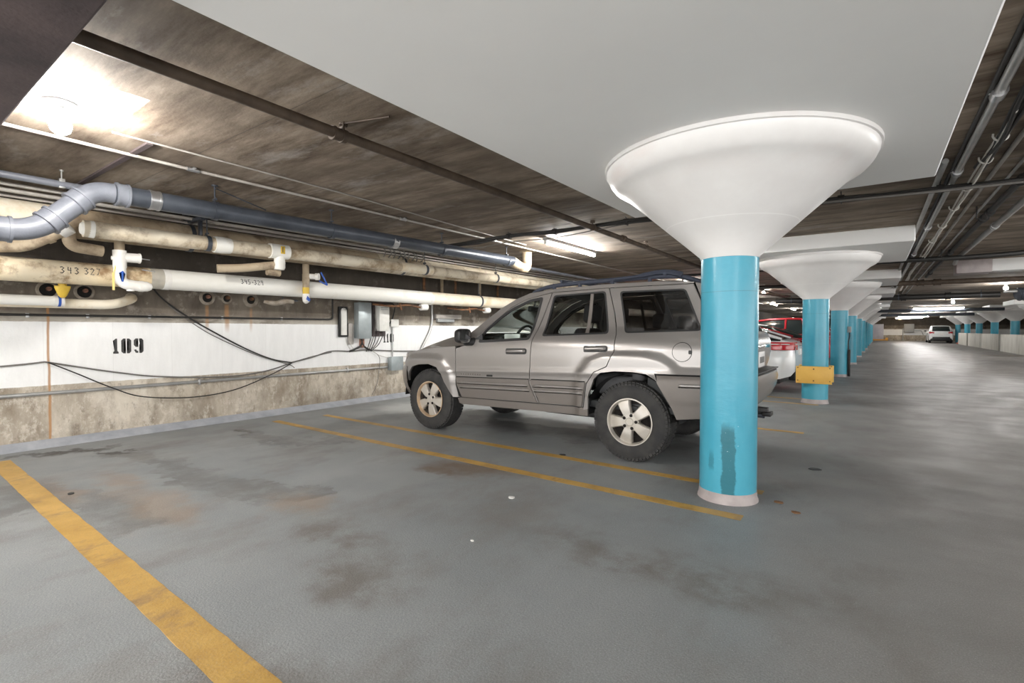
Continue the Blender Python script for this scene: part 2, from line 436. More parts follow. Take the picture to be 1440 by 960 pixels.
M = dict(
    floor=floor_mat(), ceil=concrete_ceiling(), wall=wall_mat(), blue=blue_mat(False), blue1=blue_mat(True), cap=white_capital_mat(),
    panel=mat('drop_panel_white_paint', (.92, .92, .91), .6, c2=(.95, .95, .94), sc=.8, bump=.1, bsc=12),
    base_ring=mat('column_base_paint', (.36, .315, .31), .5, c2=(.45, .40, .395), sc=9),
    curb=mat('curb_grey_paint', (.31, .33, .37), .5, c2=(.43, .45, .49), sc=5, bump=.2),
    beam=mat('dark_beam_concrete', (.055, .042, .045), .8, c2=(.115, .085, .085), sc=2.2, bump=.25),
    line=line_mat(),
    black=mat('black_plastic', (.015, .015, .016), .45), rubber=mat('tyre_rubber', (.020, .020, .021), .75, c2=(.042, .040, .038), sc=9),
    iron=mat('cast_iron_grey_paint', (.125, .135, .16), .42, c2=(.18, .19, .22), sc=4, bump=.15),
    iron_dark=mat('dark_iron_pipe', (.040, .046, .058), .35, c2=(.075, .085, .105), sc=3, metal=.2),
    clamp=mat('steel_clamp', (.55, .55, .56), .3, metal=.9),
    brown=mat('rusty_sprinkler_pipe', (.050, .034, .024), .6, c2=(.11, .078, .055), sc=5),
    conduit=mat('steel_conduit', (.46, .46, .455), .38, metal=.6, c2=(.36, .36, .35), sc=5),
    conduit_w=mat('painted_conduit', (.40, .375, .345), .5, c2=(.30, .275, .25), sc=5),
    cable=mat('black_cable', (.018, .017, .016), .55), cable_g=mat('grey_cable', (.15, .14, .13), .55), cable_w=mat('pale_cable', (.62, .60, .56), .5),
    beige=pipe_mat('beige_pipe_jacket', (.56, .47, .34), (.75, .68, .55), (.27, .19, .11), 2.5, .9, .48, .64),
    beige2=pipe_mat('brown_beige_pipe_jacket', (.34, .26, .17), (.52, .43, .31), (.16, .11, .07), 2.5, .9, .48, .64),
    tan=pipe_mat('tan_stained_pipe_jacket', (.70, .55, .34), (.80, .71, .54), (.25, .14, .06), 2.2, .9, .46, .60),
    white_pipe=pipe_mat('white_pipe_jacket', (.80, .78, .72), (.87, .86, .82), (.62, .53, .40), 2.0, .5, .58, .72),
    cream=pipe_mat('cream_pipe_jacket', (.76, .68, .53), (.83, .77, .66), (.60, .43, .22), 2.4, .6, .5, .66),
    white_fit=mat('white_pipe_fitting', (.84, .83, .80), .5, c2=(.74, .71, .66), sc=9, bump=.15),
    grey_band=mat('grey_pipe_tape', (.46, .43, .37), .7),
    yellow=mat('yellow_tape', (.74, .52, .06), .5, c2=(.60, .38, .04), sc=8), blue_tape=mat('blue_tape', (.02, .09, .42), .5), copper=mat('copper_stub', (.42, .19, .12), .55, c2=(.12, .06, .04), sc=22),
    yellow_strip=mat('pale_yellow_strip', (.80, .62, .22), .5),
    rust=mat('rust', (.23, .10, .04), .8, c2=(.07, .04, .025), sc=14), hole=mat('dark_hole', (.010, .009, .008), .9), mortar=mat('mortar_ring', (.34, .30, .25), .9, c2=(.22, .18, .14), sc=12, bump=.3),
    ink=mat('black_stencil_paint', (.03, .03, .032), .6, c2=(.06, .058, .056), sc=20),
    galv=mat('galvanised_box', (.40, .44, .45), .42, metal=.35, c2=(.30, .34, .35), sc=4), box_w=mat('cream_enclosure', (.74, .73, .69), .45), box_g=mat('grey_enclosure', (.33, .34, .34), .5),
    yellow_guard=mat('yellow_guard_paint', (.86, .53, .12), .45, c2=(.80, .47, .10), sc=5), yellow_post=mat('orange_yellow_paint', (.78, .38, .05), .5),
    halfwall=mat('pale_barrier_concrete', (.50, .48, .43), .8, c2=(.66, .64, .59), sc=1.5, bump=.2, stretch=(1, 3, .6)),
    door_grey=mat('pale_lilac_door', (.52, .52, .62), .5, c2=(.62, .62, .70), sc=2),
    tube=emit('lit_tube', (1, .985, .95), 105), tube_near=emit('lit_near_tube', (1, .985, .95), 240), bulb=emit('lit_bulb', (1, .97, .92), 540), bulb_far=emit('lit_far_bulb', (1, .98, .95), 500), warm=emit('lit_warm_lamp', (1, .72, .36), 12),
    lamp_base=mat('lampholder_grey', (.045, .045, .045), .6), enamel=mat('white_enamel', (.80, .80, .79), .4),
    paint=car_paint('pewter_paint', (.315, .298, .286)), clad=car_paint('pewter_cladding_shaded', (.195, .175, .160), metal=.4, rough=.42),  # cladding colour darkened to hold the shade of the lower body sides
    dark_trim=mat('dark_trim', (.022, .022, .023), .5), seam=mat('panel_gap', (.008, .008, .008), .9),
    glass_c=glass('clear_green_glass', (.90, .97, .94)), glass_d=glass('privacy_glass', (.20, .20, .205), gloss=.15), glass_m=glass('tinted_glass', (.42, .43, .43), gloss=.1), glass_o=mat('dark_car_glass', (.02, .026, .026), .06, spec=.6),
    alloy=mat('cast_alloy', (.56, .53, .49), .42, metal=.4, c2=(.50, .46, .40), sc=9), lip=mat('worn_alloy_lip', (.62, .49, .36), .45, metal=.5, c2=(.52, .36, .22), sc=12), alloy_hole=mat('brake_dark', (.012, .009, .008), .9), barrel=mat('dark_barrel', (.10, .085, .07), .7),  # barrel and brake disc toned darker than the spokes
    chrome=mat('chrome', (.75, .75, .76), .12, metal=1.0), lens_red=mat('red_lens', (.45, .012, .02), .15, coat=.5), lens_amber=mat('amber_lens', (.75, .28, .10), .2, coat=.5), lens_clear=mat('clear_lens', (.70, .70, .70), .1, coat=.5),
    plate=mat('number_plate', (.80, .79, .78), .4), seat=mat('grey_cloth_seat', (.11, .11, .115), .8), dash=mat('dark_dashboard', (.035, .038, .040), .6), head=mat('grey_headliner', (.42, .43, .42), .9),
    white_car=car_paint('pearl_white_paint', (.78, .79, .80), metal=.1), red_car=car_paint('red_paint', (.42, .015, .025), metal=.2), green_car=car_paint('dark_green_paint', (.045, .06, .052), metal=.3), dark_car=car_paint('black_paint', (.02, .021, .024), metal=.3), blue_car=car_paint('dark_blue_paint', (.03, .045, .08), metal=.3),
    cone=mat('orange_cone', (.85, .13, .05), .5), cone_w=mat('cone_sleeve', (.85, .85, .85), .4),
    litter=mat('white_scrap', (.82, .82, .80), .7), leaf=mat('dead_leaf', (.22, .11, .05), .8),
    strap=mat('navy_strap', (.035, .042, .065), .7),
)

# ------------------------------------------------------------------ setting
XW, ZC, ZP = -7.28, 2.72, 2.50
Y0, Y1, XR = -4.0, 76.0, 12.0
def slab(name, lo, hi, m, bev=0, label=None):
    o = obj(name, box(B(), lo, hi, bev), m, smooth=0)
    return struct(o)
slab('floor', (XW, Y0, -.2), (XR, Y1, 0), M['floor'])
slab('ceiling', (XW-.3, Y0, ZC), (XR, Y1, ZC+.3), M['ceil'])
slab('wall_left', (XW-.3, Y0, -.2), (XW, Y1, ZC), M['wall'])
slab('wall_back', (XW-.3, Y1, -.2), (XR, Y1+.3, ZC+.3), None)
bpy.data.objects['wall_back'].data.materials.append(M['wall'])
slab('wall_right', (XR, 14, -.2), (XR+.3, Y1, ZC), M['wall'])
# painted cove along the foot of the wall
bm = B()
prof = [(0, .075), (.012, .07), (.05, .05), (.105, .012), (.125, .002), (.125, 0), (0, 0)]
for a in (Y0, Y1):
    pass
va = [bm.verts.new((XW+p, Y0, z)) for p, z in prof]; vb = [bm.verts.new((XW+p, Y1, z)) for p, z in prof]
for k in range(len(prof)-1):
    bm.faces.new((va[k], vb[k], vb[k+1], va[k+1]))
bm.faces.new(va); bm.faces.new(vb[::-1])
struct(obj('baseboard_left', bm, M['curb']))
# dark drop beam overhead at the near edge
slab('trim_1', (XW, -.9, 2.44), (-1.7, .615, ZC), M['beam'], .012)

# columns with drop panels
CY = [4.0+6.12*i for i in range(11)]
def col_x(y): return -.92+.0095*y if y > 5 else -.885
RX = 6.65
trim_n = 2
def drop_panel(cx, cy, y0=None):
    global trim_n
    b = B(); hw = 1.27
    box(b, (cx-hw, (cy-hw) if y0 is None else y0, ZP), (cx+hw, cy+hw, ZC), .01, seg=1)
    o = struct(obj('trim_%d' % trim_n, b, M['panel'], smooth=0)); trim_n += 1
    return o
lab_left = ['nearest turquoise column, scuffed dark near its foot, beside the pewter SUV',
 'second turquoise column from the camera, wrapped by a yellow guard board', 'third turquoise column, with a black strip and rod on its aisle side',
 'fourth turquoise column of the long left-hand row', 'fifth turquoise column of the long left-hand row', 'sixth turquoise column of the long left-hand row',
 'seventh turquoise column of the long left-hand row', 'eighth turquoise column of the long left-hand row', 'ninth turquoise column of the long left-hand row',
 'tenth turquoise column of the long left-hand row', 'last turquoise column of the long left-hand row near the far wall']
def make_column(label, blue):
    t = thing('support_column', label, 'column', group=None)
    t['kind'] = 'thing'
    b = B(); lathe(b, [(.2, .072), (.2, .6), (.2, 1.2), (.2, 1.8)], 48, capends=True); obj('shaft', b, blue, t)
    b = B(); lathe(b, [(.203, 1.795), (.207, 1.80), (.207, 1.812), (.40, 1.985), (.60, 2.165), (.70, 2.255), (.755, 2.302), (.79, 2.328), (.822, 2.345), (.848, 2.362), (.872, 2.388), (.892, 2.418), (.906, 2.450), (.910, 2.470), (.922, 2.474), (.924, 2.4995)], 72, capends=True)
    obj('flared_capital', b, M['cap'], t, smooth=50)
    b = B(); lathe(b, [(.214, 0), (.212, .012), (.205, .03), (.203, .074), (.19, .074)], 48, capends=True); obj('base_ring', b, M['base_ring'], t)
    return t
c1 = make_column(lab_left[0], M['blue1']); c1.location = (col_x(4), CY[0], 0)
c2 = make_column(lab_left[1], M['blue'])
c2.location = (col_x(CY[1]), CY[1], 0)
allcols = [c1, c2]
for i in range(2, 11):
    c = copy_tree(c2); c.location = (col_x(CY[i]), CY[i], 0); c['label'] = lab_left[i]; allcols.append(c)
lab_right = ['turquoise column at the right edge of the photo, over the nearest low concrete barrier', 'second turquoise column in from the right edge, over the low barriers',
 'third turquoise column in from the right edge, over the low barriers', 'fourth turquoise column in from the right edge, behind the orange post', 'turquoise column standing free to the right of the white SUV']
for k, i in enumerate((6, 7, 8, 9, 10)):
    c = copy_tree(c2); c.location = (RX, CY[i], 0); c['label'] = lab_right[k]; allcols.append(c)
c = copy_tree(c2); c.location = (RX, CY[5], 0); c['label'] = 'column whose white flared capital alone pokes in at the right edge'; allcols.append(c)
for c in allcols: c['group'] = 'turquoise columns with white flared capitals'
for i in range(11): drop_panel(col_x(CY[i]), CY[i], .40 if i == 0 else None)
for i in range(4, 11): drop_panel(RX, CY[i])

# low barriers along the right-hand columns, far wall fittings
for k, (a, b_) in enumerate(((33.0, 41.2), (41.7, 47.6), (48.6, 53.8), (54.6, 59.5))):
    bb = box(B(), (RX-.55, a, 0), (RX-.30, b_, 1.02), .02)
    o = obj('concrete_barrier', bb, M['halfwall'])
    tag(o, ['nearest pale concrete barrier wall, cut by the right edge', 'second pale concrete barrier wall from the right edge', 'third pale concrete barrier wall from the right edge', 'farthest pale concrete barrier wall, beside the orange post'][k], 'barrier', 'low concrete barriers under the far columns')
b = box(B(), (6.75, 61.0, 0), (7.05, 61.3, 1.05), .02); tag(obj('bollard', b, M['yellow_post']), 'square orange post at the far end of the low barriers', 'post')
t = thing('traffic_cone', 'orange and white traffic cone on the floor beyond the aisle', 'cone', (6.45, 61.8, 0))
b = B(); box(b, (-.2, -.2, 0), (.2, .2, .04), .01); lathe(b, [(.15, .04), (.04, .74), (.0, .75)], 24); obj('cone_body', b, M['cone'], t)
b = B(); lathe(b, [(.118, .24), (.076, .48)], 24); obj('reflective_sleeve', b, M['cone_w'], t)
b = B(); box(b, (-.95, Y1-.08, .12), (.95, Y1-.002, 2.0), .01)
for k in range(5): box(b, (-.95, Y1-.095, .35+k*.34), (.95, Y1-.08, .365+k*.34))
obj('roller_door', b, M['door_grey']); tag(bpy.data.objects['roller_door'], 'pale lilac door in the far end wall of the aisle', 'door')
for xx, lb in ((-1.25, 'orange post left of the pale far door'), (1.25, 'orange post right of the pale far door')):
    b = box(B(), (xx-.13, Y1-1.0, 0), (xx+.13, Y1-.7, 1.1 if xx < 0 else .35), .02); tag(obj('bollard', b, M['yellow_post']), lb, 'post')
b = box(B(), (-1.1, Y1-.5, 0), (1.1, Y1-.3, .16), .02); tag(obj('wheel_stop', b, M['yellow_post']), 'low orange kerb block in front of the pale far door', 'kerb block')
t = thing('utility_cabinet', 'grey utility box mounted on the far end wall', 'box', (3.4, Y1, 0))
b = box(B(), (-.5, -.35, 1.0), (.45, -.002, 2.0), .02); obj('cabinet_body', b, M['box_g'], t)
b = B(); tube(b, [(-.6, -.06, 0), (-.6, -.06, 1.4), (-.5, -.06, 1.5)], .05); tube(b, [(.45, -.06, 1.2), (1.1, -.06, 1.2), (1.3, -.06, .7)], .04); obj('conduit', b, M['box_g'], t)
b = B(); lathe(b, [(.0, -.2), (.16, -.17), (.24, -.06), (.26, 0)], 24); o = obj('wall_lamp', b, M['warm'], loc=(2.45, Y1-2.0, ZC)); tag(o, 'warm lit dome lamp on the ceiling near the far wall', 'lamp')

# ------------------------------------------------------------------ parking lines (thin paint on the floor)
def pline(x0, x1, yc, w, label, skew=0):
    bm = B(); n = 60; rows = []
    for k in range(n+1):
        x = x0+(x1-x0)*k/n
        j = lambda: random.uniform(-.003, .003)
        y = yc + skew*(k/n)
        rows.append([(x, y-w/2+j(), .0008), (x, y-w/2+j(), .0022), (x, y+w/2+j(), .0022), (x, y+w/2+j(), .0008)])
    grid(bm, rows)
    tag(obj('parking_line', bm, M['line'], smooth=0), label, 'parking line', 'yellow painted parking lines')
pline(-6.78, -.72, .952, .146, 'wide yellow stall line running to the bottom edge of the photo', -.107)
pline(-6.72, -.70, 3.645, .105, 'yellow stall line ending just in front of the scuffed column', -.05)
pline(-6.6, -.68, 4.335, .10, 'yellow stall line beside the tyres of the pewter SUV', -.08)
pline(-6.6, -.68, 7.02, .10, 'yellow stall line on the far side of the pewter SUV')
pline(-6.6, -.74, 9.80, .10, 'yellow stall line ending before the column with the yellow board')
pline(-6.6, -.74, 10.5, .10, 'yellow stall line at the foot of the column with the yellow board')
pline(4.4, 6.0, 34.2, .10, 'faint yellow stall line far off at the right of the aisle')

# ------------------------------------------------------------------ stall numbers stencilled on the wall
GL = {'1': [[(.10, .16), (.30, .16), (.30, 1), (.20, 1), (.0, .86), (.0, .82), (.10, .84)], [(0, 0), (.40, 0), (.40, .09), (.34, .16), (.06, .16), (0, .09)]],
 '0': [[(.33, 1), (.15, 1), (.0, .87), (.0, .13), (.15, 0), (.33, 0), (.33, .16), (.24, .16), (.2, .2), (.2, .8), (.24, .84), (.33, .84)]],
 '9': [[(.33, 1), (.14, 1), (0, .88), (0, .55), (.14, .42), (.33, .42), (.33, .56), (.24, .57), (.2, .62), (.2, .82), (.24, .86), (.33, .86)],
       [(.42, 1), (.6, 1), (.74, .88), (.74, .12), (.6, 0), (.42, 0), (.42, .15), (.5, .17), (.54, .22), (.54, .42), (.42, .42), (.42, .56), (.54, .6), (.54, .82), (.5, .86), (.42, .86)],
       [(.33, 0), (.14, .02), (0, .22), (.16, .26), (.22, .16), (.33, .15)]]}
GL['0'].append([(.75-x, y) for x, y in GL['0'][0]][::-1])
GW = {'1': .40, '0': .75, '9': .74}
def stall_number(text, y, z, h, label, drop=()):
    t = thing('stall_number', label, 'wall number', (XW, y, z))
    cx = 0
    for ch in text:
        b = B()
        for p in GL[ch]:
            prism(b, [(x*h*.74, yy*h) for x, yy in p], .0025, Matrix(((0, 0, 1, 0), (1, 0, 0, cx), (0, 1, 0, 0), (0, 0, 0, 1))))
        obj('numeral', b, M['ink'], t, smooth=0)
        cx += (GW[ch]*.74 + .15)*h
stall_number('109', 1.985, .985, .178, 'black stencilled number 109 on the white wall band')
stall_number('110', 6.0, 1.035, .165, 'black stencilled number 110 on the wall above the SUV bonnet')

# ------------------------------------------------------------------ pipes along the wall
def hanger(parent, x, y, z, r, zc=ZC, m='iron_dark', w=.045):
    """clevis strap, bolt and rod"""
    b = B()
    n = 20
    rows = []
    for yy in (y-w/2, y+w/2):
        rows.append([(x+(r+.004)*math.cos(2*PI*k/n), yy, z+(r+.004)*math.sin(2*PI*k/n)) for k in range(n+1)])
    for yy in (y+w/2, y-w/2):
        rows.append([(x+(r+.010)*math.cos(2*PI*k/n), yy, z+(r+.010)*math.sin(2*PI*k/n)) for k in range(n+1)])
    rows.append(rows[0]); grid(b, rows)
    if zc > z+r+.03:
        tube(b, [(x, y, z+r), (x, y, zc)], .007, 8)
        tube(b, [(x-.03, y, z+r+.03), (x+.03, y, z+r+.03)], .012, 8)
        tube(b, [(x, y, zc-.012), (x, y, zc)], .03, 12)
    obj('hanger', b, M[m], parent)

def coupling(bm, p, d, r, L, rim=.008):
    p = Vector(p); d = Vector(d).normalized()
    tube(bm, [p-d*L/2, p+d*L/2], r, 24)
    tube(bm, [p-d*L*.48, p-d*L*.30], r+rim, 24); tube(bm, [p+d*L*.30, p+d*L*.48], r+rim, 24)

# grey cast-iron drain with its offset and far elbow
t = thing('drain_pipe', 'grey-blue iron drain pipe with an S offset, topmost of the wall pipes', 'pipe', (-5.4, 1.5, 0))
off = Vector((-5.4, 1.5, 0))
def rel(pts): return [Vector(p)-off for p in pts]
R = .084
A = Vector((-5.42, 1.62, 2.462)); A2 = Vector((-5.42, 1.37, 2.462)); Bq = Vector((-5.42, .98, 2.045)); C0 = Vector((-5.42, -1.5, 2.03))
b = B(); tube(b, rel([(-5.42, 1.50, 2.462), (-5.30, 4.5, 2.475), (-5.2, 7.18, 2.485)]), R, 28); obj('straight_run', b, M['iron_dark'], t)
b = B(); tube(b, rel(bend([(-5.42, 1.58, 2.462), A2, Bq, C0], .16, 10)), R, 28); obj('offset_run', b, M['iron'], t)
b = B()
dg = (Bq-A2).normalized()
b.free()
for p_, d_, r_j, L_j in ((Vector((-5.42, 1.56, 2.462)), (0, 1, 0), R+.012, .10), (A2+dg*.155, dg, R+.014, .10), (Bq-dg*.155, dg, R+.014, .10), (Vector((-5.42, .80, 2.042)), (0, 1, 0), R+.012, .11)):
    b = B(); coupling(b, p_-off, d_, r_j, L_j); obj('hub_joint', b, M['iron'], t)
for yy in (1.80, 4.55):
    x_ = -5.42+.22*(yy-1.5)/5.7
    b = B(); coupling(b, Vector((x_, yy, 2.463))-off, (0, 1, 0), R+.003, .09, .004); obj('steel_coupling', b, M['clamp'], t)
b = B(); tube(b, rel(bend([(-5.2, 7.16, 2.485), (-5.2, 7.42, 2.40), (-5.2, 7.62, 2.40), (-5.2, 7.62, 2.72)], .15, 8)), .088, 24)
lathe(b, [(.088, 2.70), (.15, 2.705), (.15, 2.72)], 24, Matrix.Translation((.2, 6.12, 0))); obj('trap_bend', b, M['beige2'], t)
for yy in (2.32, 3.62, 5.45, 7.0): hanger(t, -5.42+.22*(yy-1.5)/5.7+5.4, yy-1.5, 2.465, R)

# pipe runs parallel to the wall
def run(name, label, x, z0, z1, r, ya, yb, m, group='pipes hung along the left wall', segs=(), hang=(), hm='iron_dark'):
    t = thing(name, label, 'pipe', (x, ya, 0), group=group)
    zf = lambda y: z0+(z1-z0)*(y-1)/8
    cuts = [(ya, m)]+list(segs)+[(yb, None)]
    for (a, mm), (e, _) in zip(cuts, cuts[1:]):
        b = B(); n = max(2, int((e-a)/.5))
        tube(b, [(0, a-ya+(e-a)*k/n, zf(a+(e-a)*k/n)) for k in range(n+1)], r, 28)
        obj('jacket_section', b, M[mm], t)
    for h in hang: hanger(t, 0, h-ya, zf(h), r, ZC, hm)
    return t, zf
tw, zw = run('insulated_pipe', 'lowest long insulated pipe, tan then white then cream along its length', -6.72, 1.855, 1.865, .118, -3.0, 30, 'tan', segs=((2.17, 'grey_band'), (2.37, 'white_pipe'), (6.62, 'cream')), hang=(8.05,))
for ya_ in (5.30, 9.58):
    b = B(); tube(b, [(0, ya_, 1.8555), (0, ya_+.07, 1.8555)], .1205, 28); obj('end_band', b, M['white_fit'], tw)
tb, zb = run('insulated_pipe', 'slim beige insulated pipe in front of the fat brown-beige one', -6.15, 2.235, 2.31, .08, 1.46, 30, 'beige', segs=((2.62, 'beige'), (5.4, 'cream'), (6.1, 'beige')), hang=(2.56, 5.95, 7.9))
for pr_, yy_, zz_ in (([(0, -.05), (.05, -.04), (.078, 0), (.084, .06)], .02, 2.239), ([(.08, -.08), (.092, -.08), (.097, 0), (.088, .10), (.08, .10)], 1.25, 2.25), ([(.08, -.10), (.09, -.10), (.096, -.05), (.085, 0), (.08, 0)], 2.02, 2.255)):
    b = B(); lathe(b, pr_, 24, Matrix.Translation((0, yy_, zz_)) @ Matrix.Rotation(-PI/2, 4, 'X')); obj('end_wrap', b, M['white_pipe'], tb)
tk, zk = run('insulated_pipe', 'fat brown-beige insulated pipe running behind the slim beige pipe', -6.52, 2.335, 2.37, .15, -3.0, 30, 'cream', segs=((1.35, 'beige2'), (5.2, 'beige'), (9, 'cream')), hang=(2.52, 5.75))
tl, zl = run('insulated_pipe', 'thin cream pipe stub under the tan pipe, capped with blue tape', -6.86, 1.565, 1.575, .052, -3.0, 1.40, 'white_pipe')
b = B(); tube(b, [(0, 4.38, 1.566), (0, 4.46, 1.566)], .056, 24); obj('cap', b, M['white_fit'], tl)
b = B(); tube(b, [(0, 4.41, 1.566), (0, 4.432, 1.566)], .0575, 24); obj('tape', b, M['blue_tape'], tl)
b = B(); tube(b, bend([(-6.98, .2, 1.545), (-6.98, 1.92, 1.55), (-7.10, 2.14, 1.64), (-7.29, 2.16, 1.66)], .13, 8), .052, 20)
o = obj('insulated_pipe', b, M['cream']); tag(o, 'thin cream pipe curving up into the wall beside the tan pipe', 'pipe', 'pipes hung along the left wall')
# yellow funnel wrap above the stub
b = B(); lathe(b, [(.0, 1.722), (.066, 1.72), (.065, 1.70), (.035, 1.62), (.018, 1.60), (0, 1.6)], 20, Matrix.Translation((-6.80, 1.44, 0)) @ Matrix.Diagonal((.55, 1, 1, 1))); tube(b, [(-6.80, 1.44, 1.70), (-6.80, 1.44, 1.78)], .035, 14)
o = obj('valve_wrap', b, M['yellow']); tag(o, 'yellow funnel-shaped wrap hanging under the tan pipe', 'wrap')

# thin steel rails under the slab
def rod(name, label, pts, r, m, cat='conduit', group=None, n=12, straps=(), sm='clamp'):
    if straps:
        t = thing(name, label, cat, pts[0], group=group); o0 = Vector(pts[0])
        b = B(); tube(b, [Vector(p)-o0 for p in pts], r, n); obj('run', b, M[m], t)
        for s in straps:
            s = Vector(s)-o0; b = B(); tube(b, [s-Vector((0, .05, 0)), s+Vector((0, .05, 0))], r*1.5, 12); box(b, tuple(s+Vector((-.045, -.012, 0))), tuple(s+Vector((.045, .012, r*1.25))), .003); obj('strap', b, M[sm], t)
        return t
    b = B(); tube(b, pts, r, n); o = obj(name, b, M[m]); return tag(o, label, cat, group)
t = rod('steel_conduit', 'grey conduit hung from a single rod at the far left, under the slab', [(-6.0, -3, 2.585), (-6.0, 14, 2.60)], .032, 'iron', straps=())
tt = thing('rod_hanger', 'pale threaded rod holding the grey conduit at far left', 'hanger', (-6.0, 1.28, 2.59))
b = B(); tube(b, [(0, 0, .03), (0, 0, .13)], .006, 8); box(b, (-.022, -.022, -.035), (.022, .022, .05), .005); tube(b, [(0, 0, .118), (0, 0, .13)], .016, 10); obj('threaded_rod', b, M['conduit'], tt)
for k, (xx, zz, rr, lb) in enumerate(((-6.2, 2.555, .017, 'upper thin pale conduit behind the grey drain pipe'), (-6.32, 2.525, .02, 'middle thin pale conduit behind the grey drain pipe'), (-6.45, 2.50, .015, 'lower thin pale conduit behind the grey drain pipe'))):
    rod('steel_conduit', lb, [(xx, -3, zz), (xx, 1, zz), (xx, 30, zz+.16)], rr, 'conduit_w', group='thin conduits behind the drain pipe')
rod('cable', 'black cables bunched along the wall behind the drain pipe', [(-6.6, 2.2, 2.62)]+[(-6.62+random.uniform(-.03, .03), 2.2+k*.6, 2.60+random.uniform(-.03, .03)) for k in range(1, 22)], .028, 'cable', 'cable')
t = thing('strut_channel', 'dark steel bracket holding the beige pipes, right of the S offset', 'bracket', (-6.3, 2.5, 0))
b = B(); box(b, (-.28, -.03, 2.42), (-.22, .03, 2.72), .004); box(b, (-.30, -.03, 2.50), (.2, .03, 2.54), .004); box(b, (.06, .0, 2.32), (.12, .03, 2.52), .004); obj('bracket_arm', b, M['iron_dark'], t)
b = B()
for k in range(9): tube(b, spline([(-6.45+random.uniform(-.05, .05), 5.1+k*.10, 2.56), (-6.30, 5.15+k*.10, 2.60+random.uniform(-.02, .03)), (-6.25+random.uniform(-.03, .03), 5.2+k*.10, 2.50), (-6.35, 5.25+k*.1, 2.44)], 5), .010, 6)
o = obj('cable', b, M['cable_g']); tag(o, 'tangle of short grey cable drops above the beige pipes', 'cable')

# fittings in front of the low pipe
t = thing('pipe_fitting', 'white pipe tee and elbow with a blue arrow, in front of the tan pipe', 'pipe fitting', (-6.42, 1.82, 1.7))
b = B(); tube(b, [(0, 0, .50), (0, 0, .40)], .045, 20); obj('pipe_neck', b, M['beige2'], t)
b = B(); tube(b, [(0, 0, .40), (0, 0, .30), (0, 0, .22)], .060, 24); tube(b, [(0, .02, .33), (0, .17, .335)], .050, 20); tube(b, [(0, .165, .335), (0, .18, .335)], .054, 20); tube(b, [(0, -.07, .315), (0, -.02, .315)], .02, 12); obj('tee', b, M['white_fit'], t)
b = B(); tube(b, bend([(0, 0, .22), (0, 0, .055), (.01, .17, .035)], .09, 8), .055, 24); tube(b, [(.01, .16, .036), (.01, .20, .036)], .058, 24); lathe(b, [(0, .10), (.035, .085), (.053, .05), (.056, 0)], 20, Matrix.Translation((.01, .19, .036)) @ Matrix.Rotation(-PI/2, 4, 'X')); tube(b, [(.0, .09, .0), (.0, .09, -.02)], .035, 14); obj('elbow', b, M['white_fit'], t)
b = B(); prism(b, [(-.008, 0), (.008, 0), (.008, .09), (.026, .085), (.004, .115), (-.03, .09), (-.008, .09)], .003, Matrix(((0, 0, 1, .0555), (1, 0, 0, .005), (0, 1, 0, .07), (0, 0, 0, 1)))); obj('arrow', b, M['blue_tape'], t, smooth=0)
b = B(); tube(b, [(0, .18, .335), (0, .27, .33)], .006, 8); tube(b, [(.02, .19, .215), (.06, .30, .20)], .006, 8); obj('lever', b, M['conduit'], t)
b = B(); box(b, (.03, -.075, -.02), (.036, -.055, .16), 0); tube(b, [(.033, -.065, .15), (.033, -.05, .20), (.033, -.045, .235)], .006, 8); o = obj('strip', b, M['yellow_strip'], t)

t = thing('pipe_fitting', 'stained diagonal pipe branch joining under the S offset of the drain', 'pipe fitting', (-6.30, 1.30, 2.05))
b = B(); tube(b, bend([(-.35, -.35, .0), (-.12, -.20, .0), (.02, .03, .16)], .10, 6), .058, 20); tube(b, [(-.05, -.07, .09), (-.03, -.03, .115)], .068, 20); tube(b, bend([(0, .10, .22), (0, .08, .03), (-.02, .35, .01)], .10, 8), .055, 20); obj('branch', b, M['beige2'], t)
b = B(); tube(b, [(.02, .02, .15), (.06, .075, .205), (.065, .085, .215)], [.072, .075, .04], 20); obj('wrap', b, M['white_fit'], t)

t = thing('pipe_fitting', 'cream tee with a yellow mark and slanting branch on the slim beige pipe', 'pipe fitting', (-6.13, 3.37, 2.0))
b = B(); tube(b, [(0, -.10, .258), (0, .14, .262)], .092, 24); tube(b, [(0, .02, .26), (.01, .03, .10)], .065, 20); lathe(b, [(0, .085), (.05, .07), (.07, .03), (.072, -.03), (.06, -.06), (0, -.07)], 20, Matrix.Translation((.01, .02, .09))); obj('tee', b, M['white_pipe'], t)
b = B(); tube(b, bend([(0, 0, .09), (-.15, -.38, .02), (-.22, -.62, .0)], .1, 5), [.05]*8, 18); tube(b, [(-.06, -.1, .0), (-.06, .06, -.005)], .045, 18); obj('branch', b, M['beige2'], t)
b = B(); box(b, (.088, .0, .225), (.094, .055, .32), .002); obj('mark', b, M['yellow'], t)
b = B(); box(b, (.094, .018, .24), (.096, .028, .31)); obj('stroke', b, M['ink'], t, smooth=0)

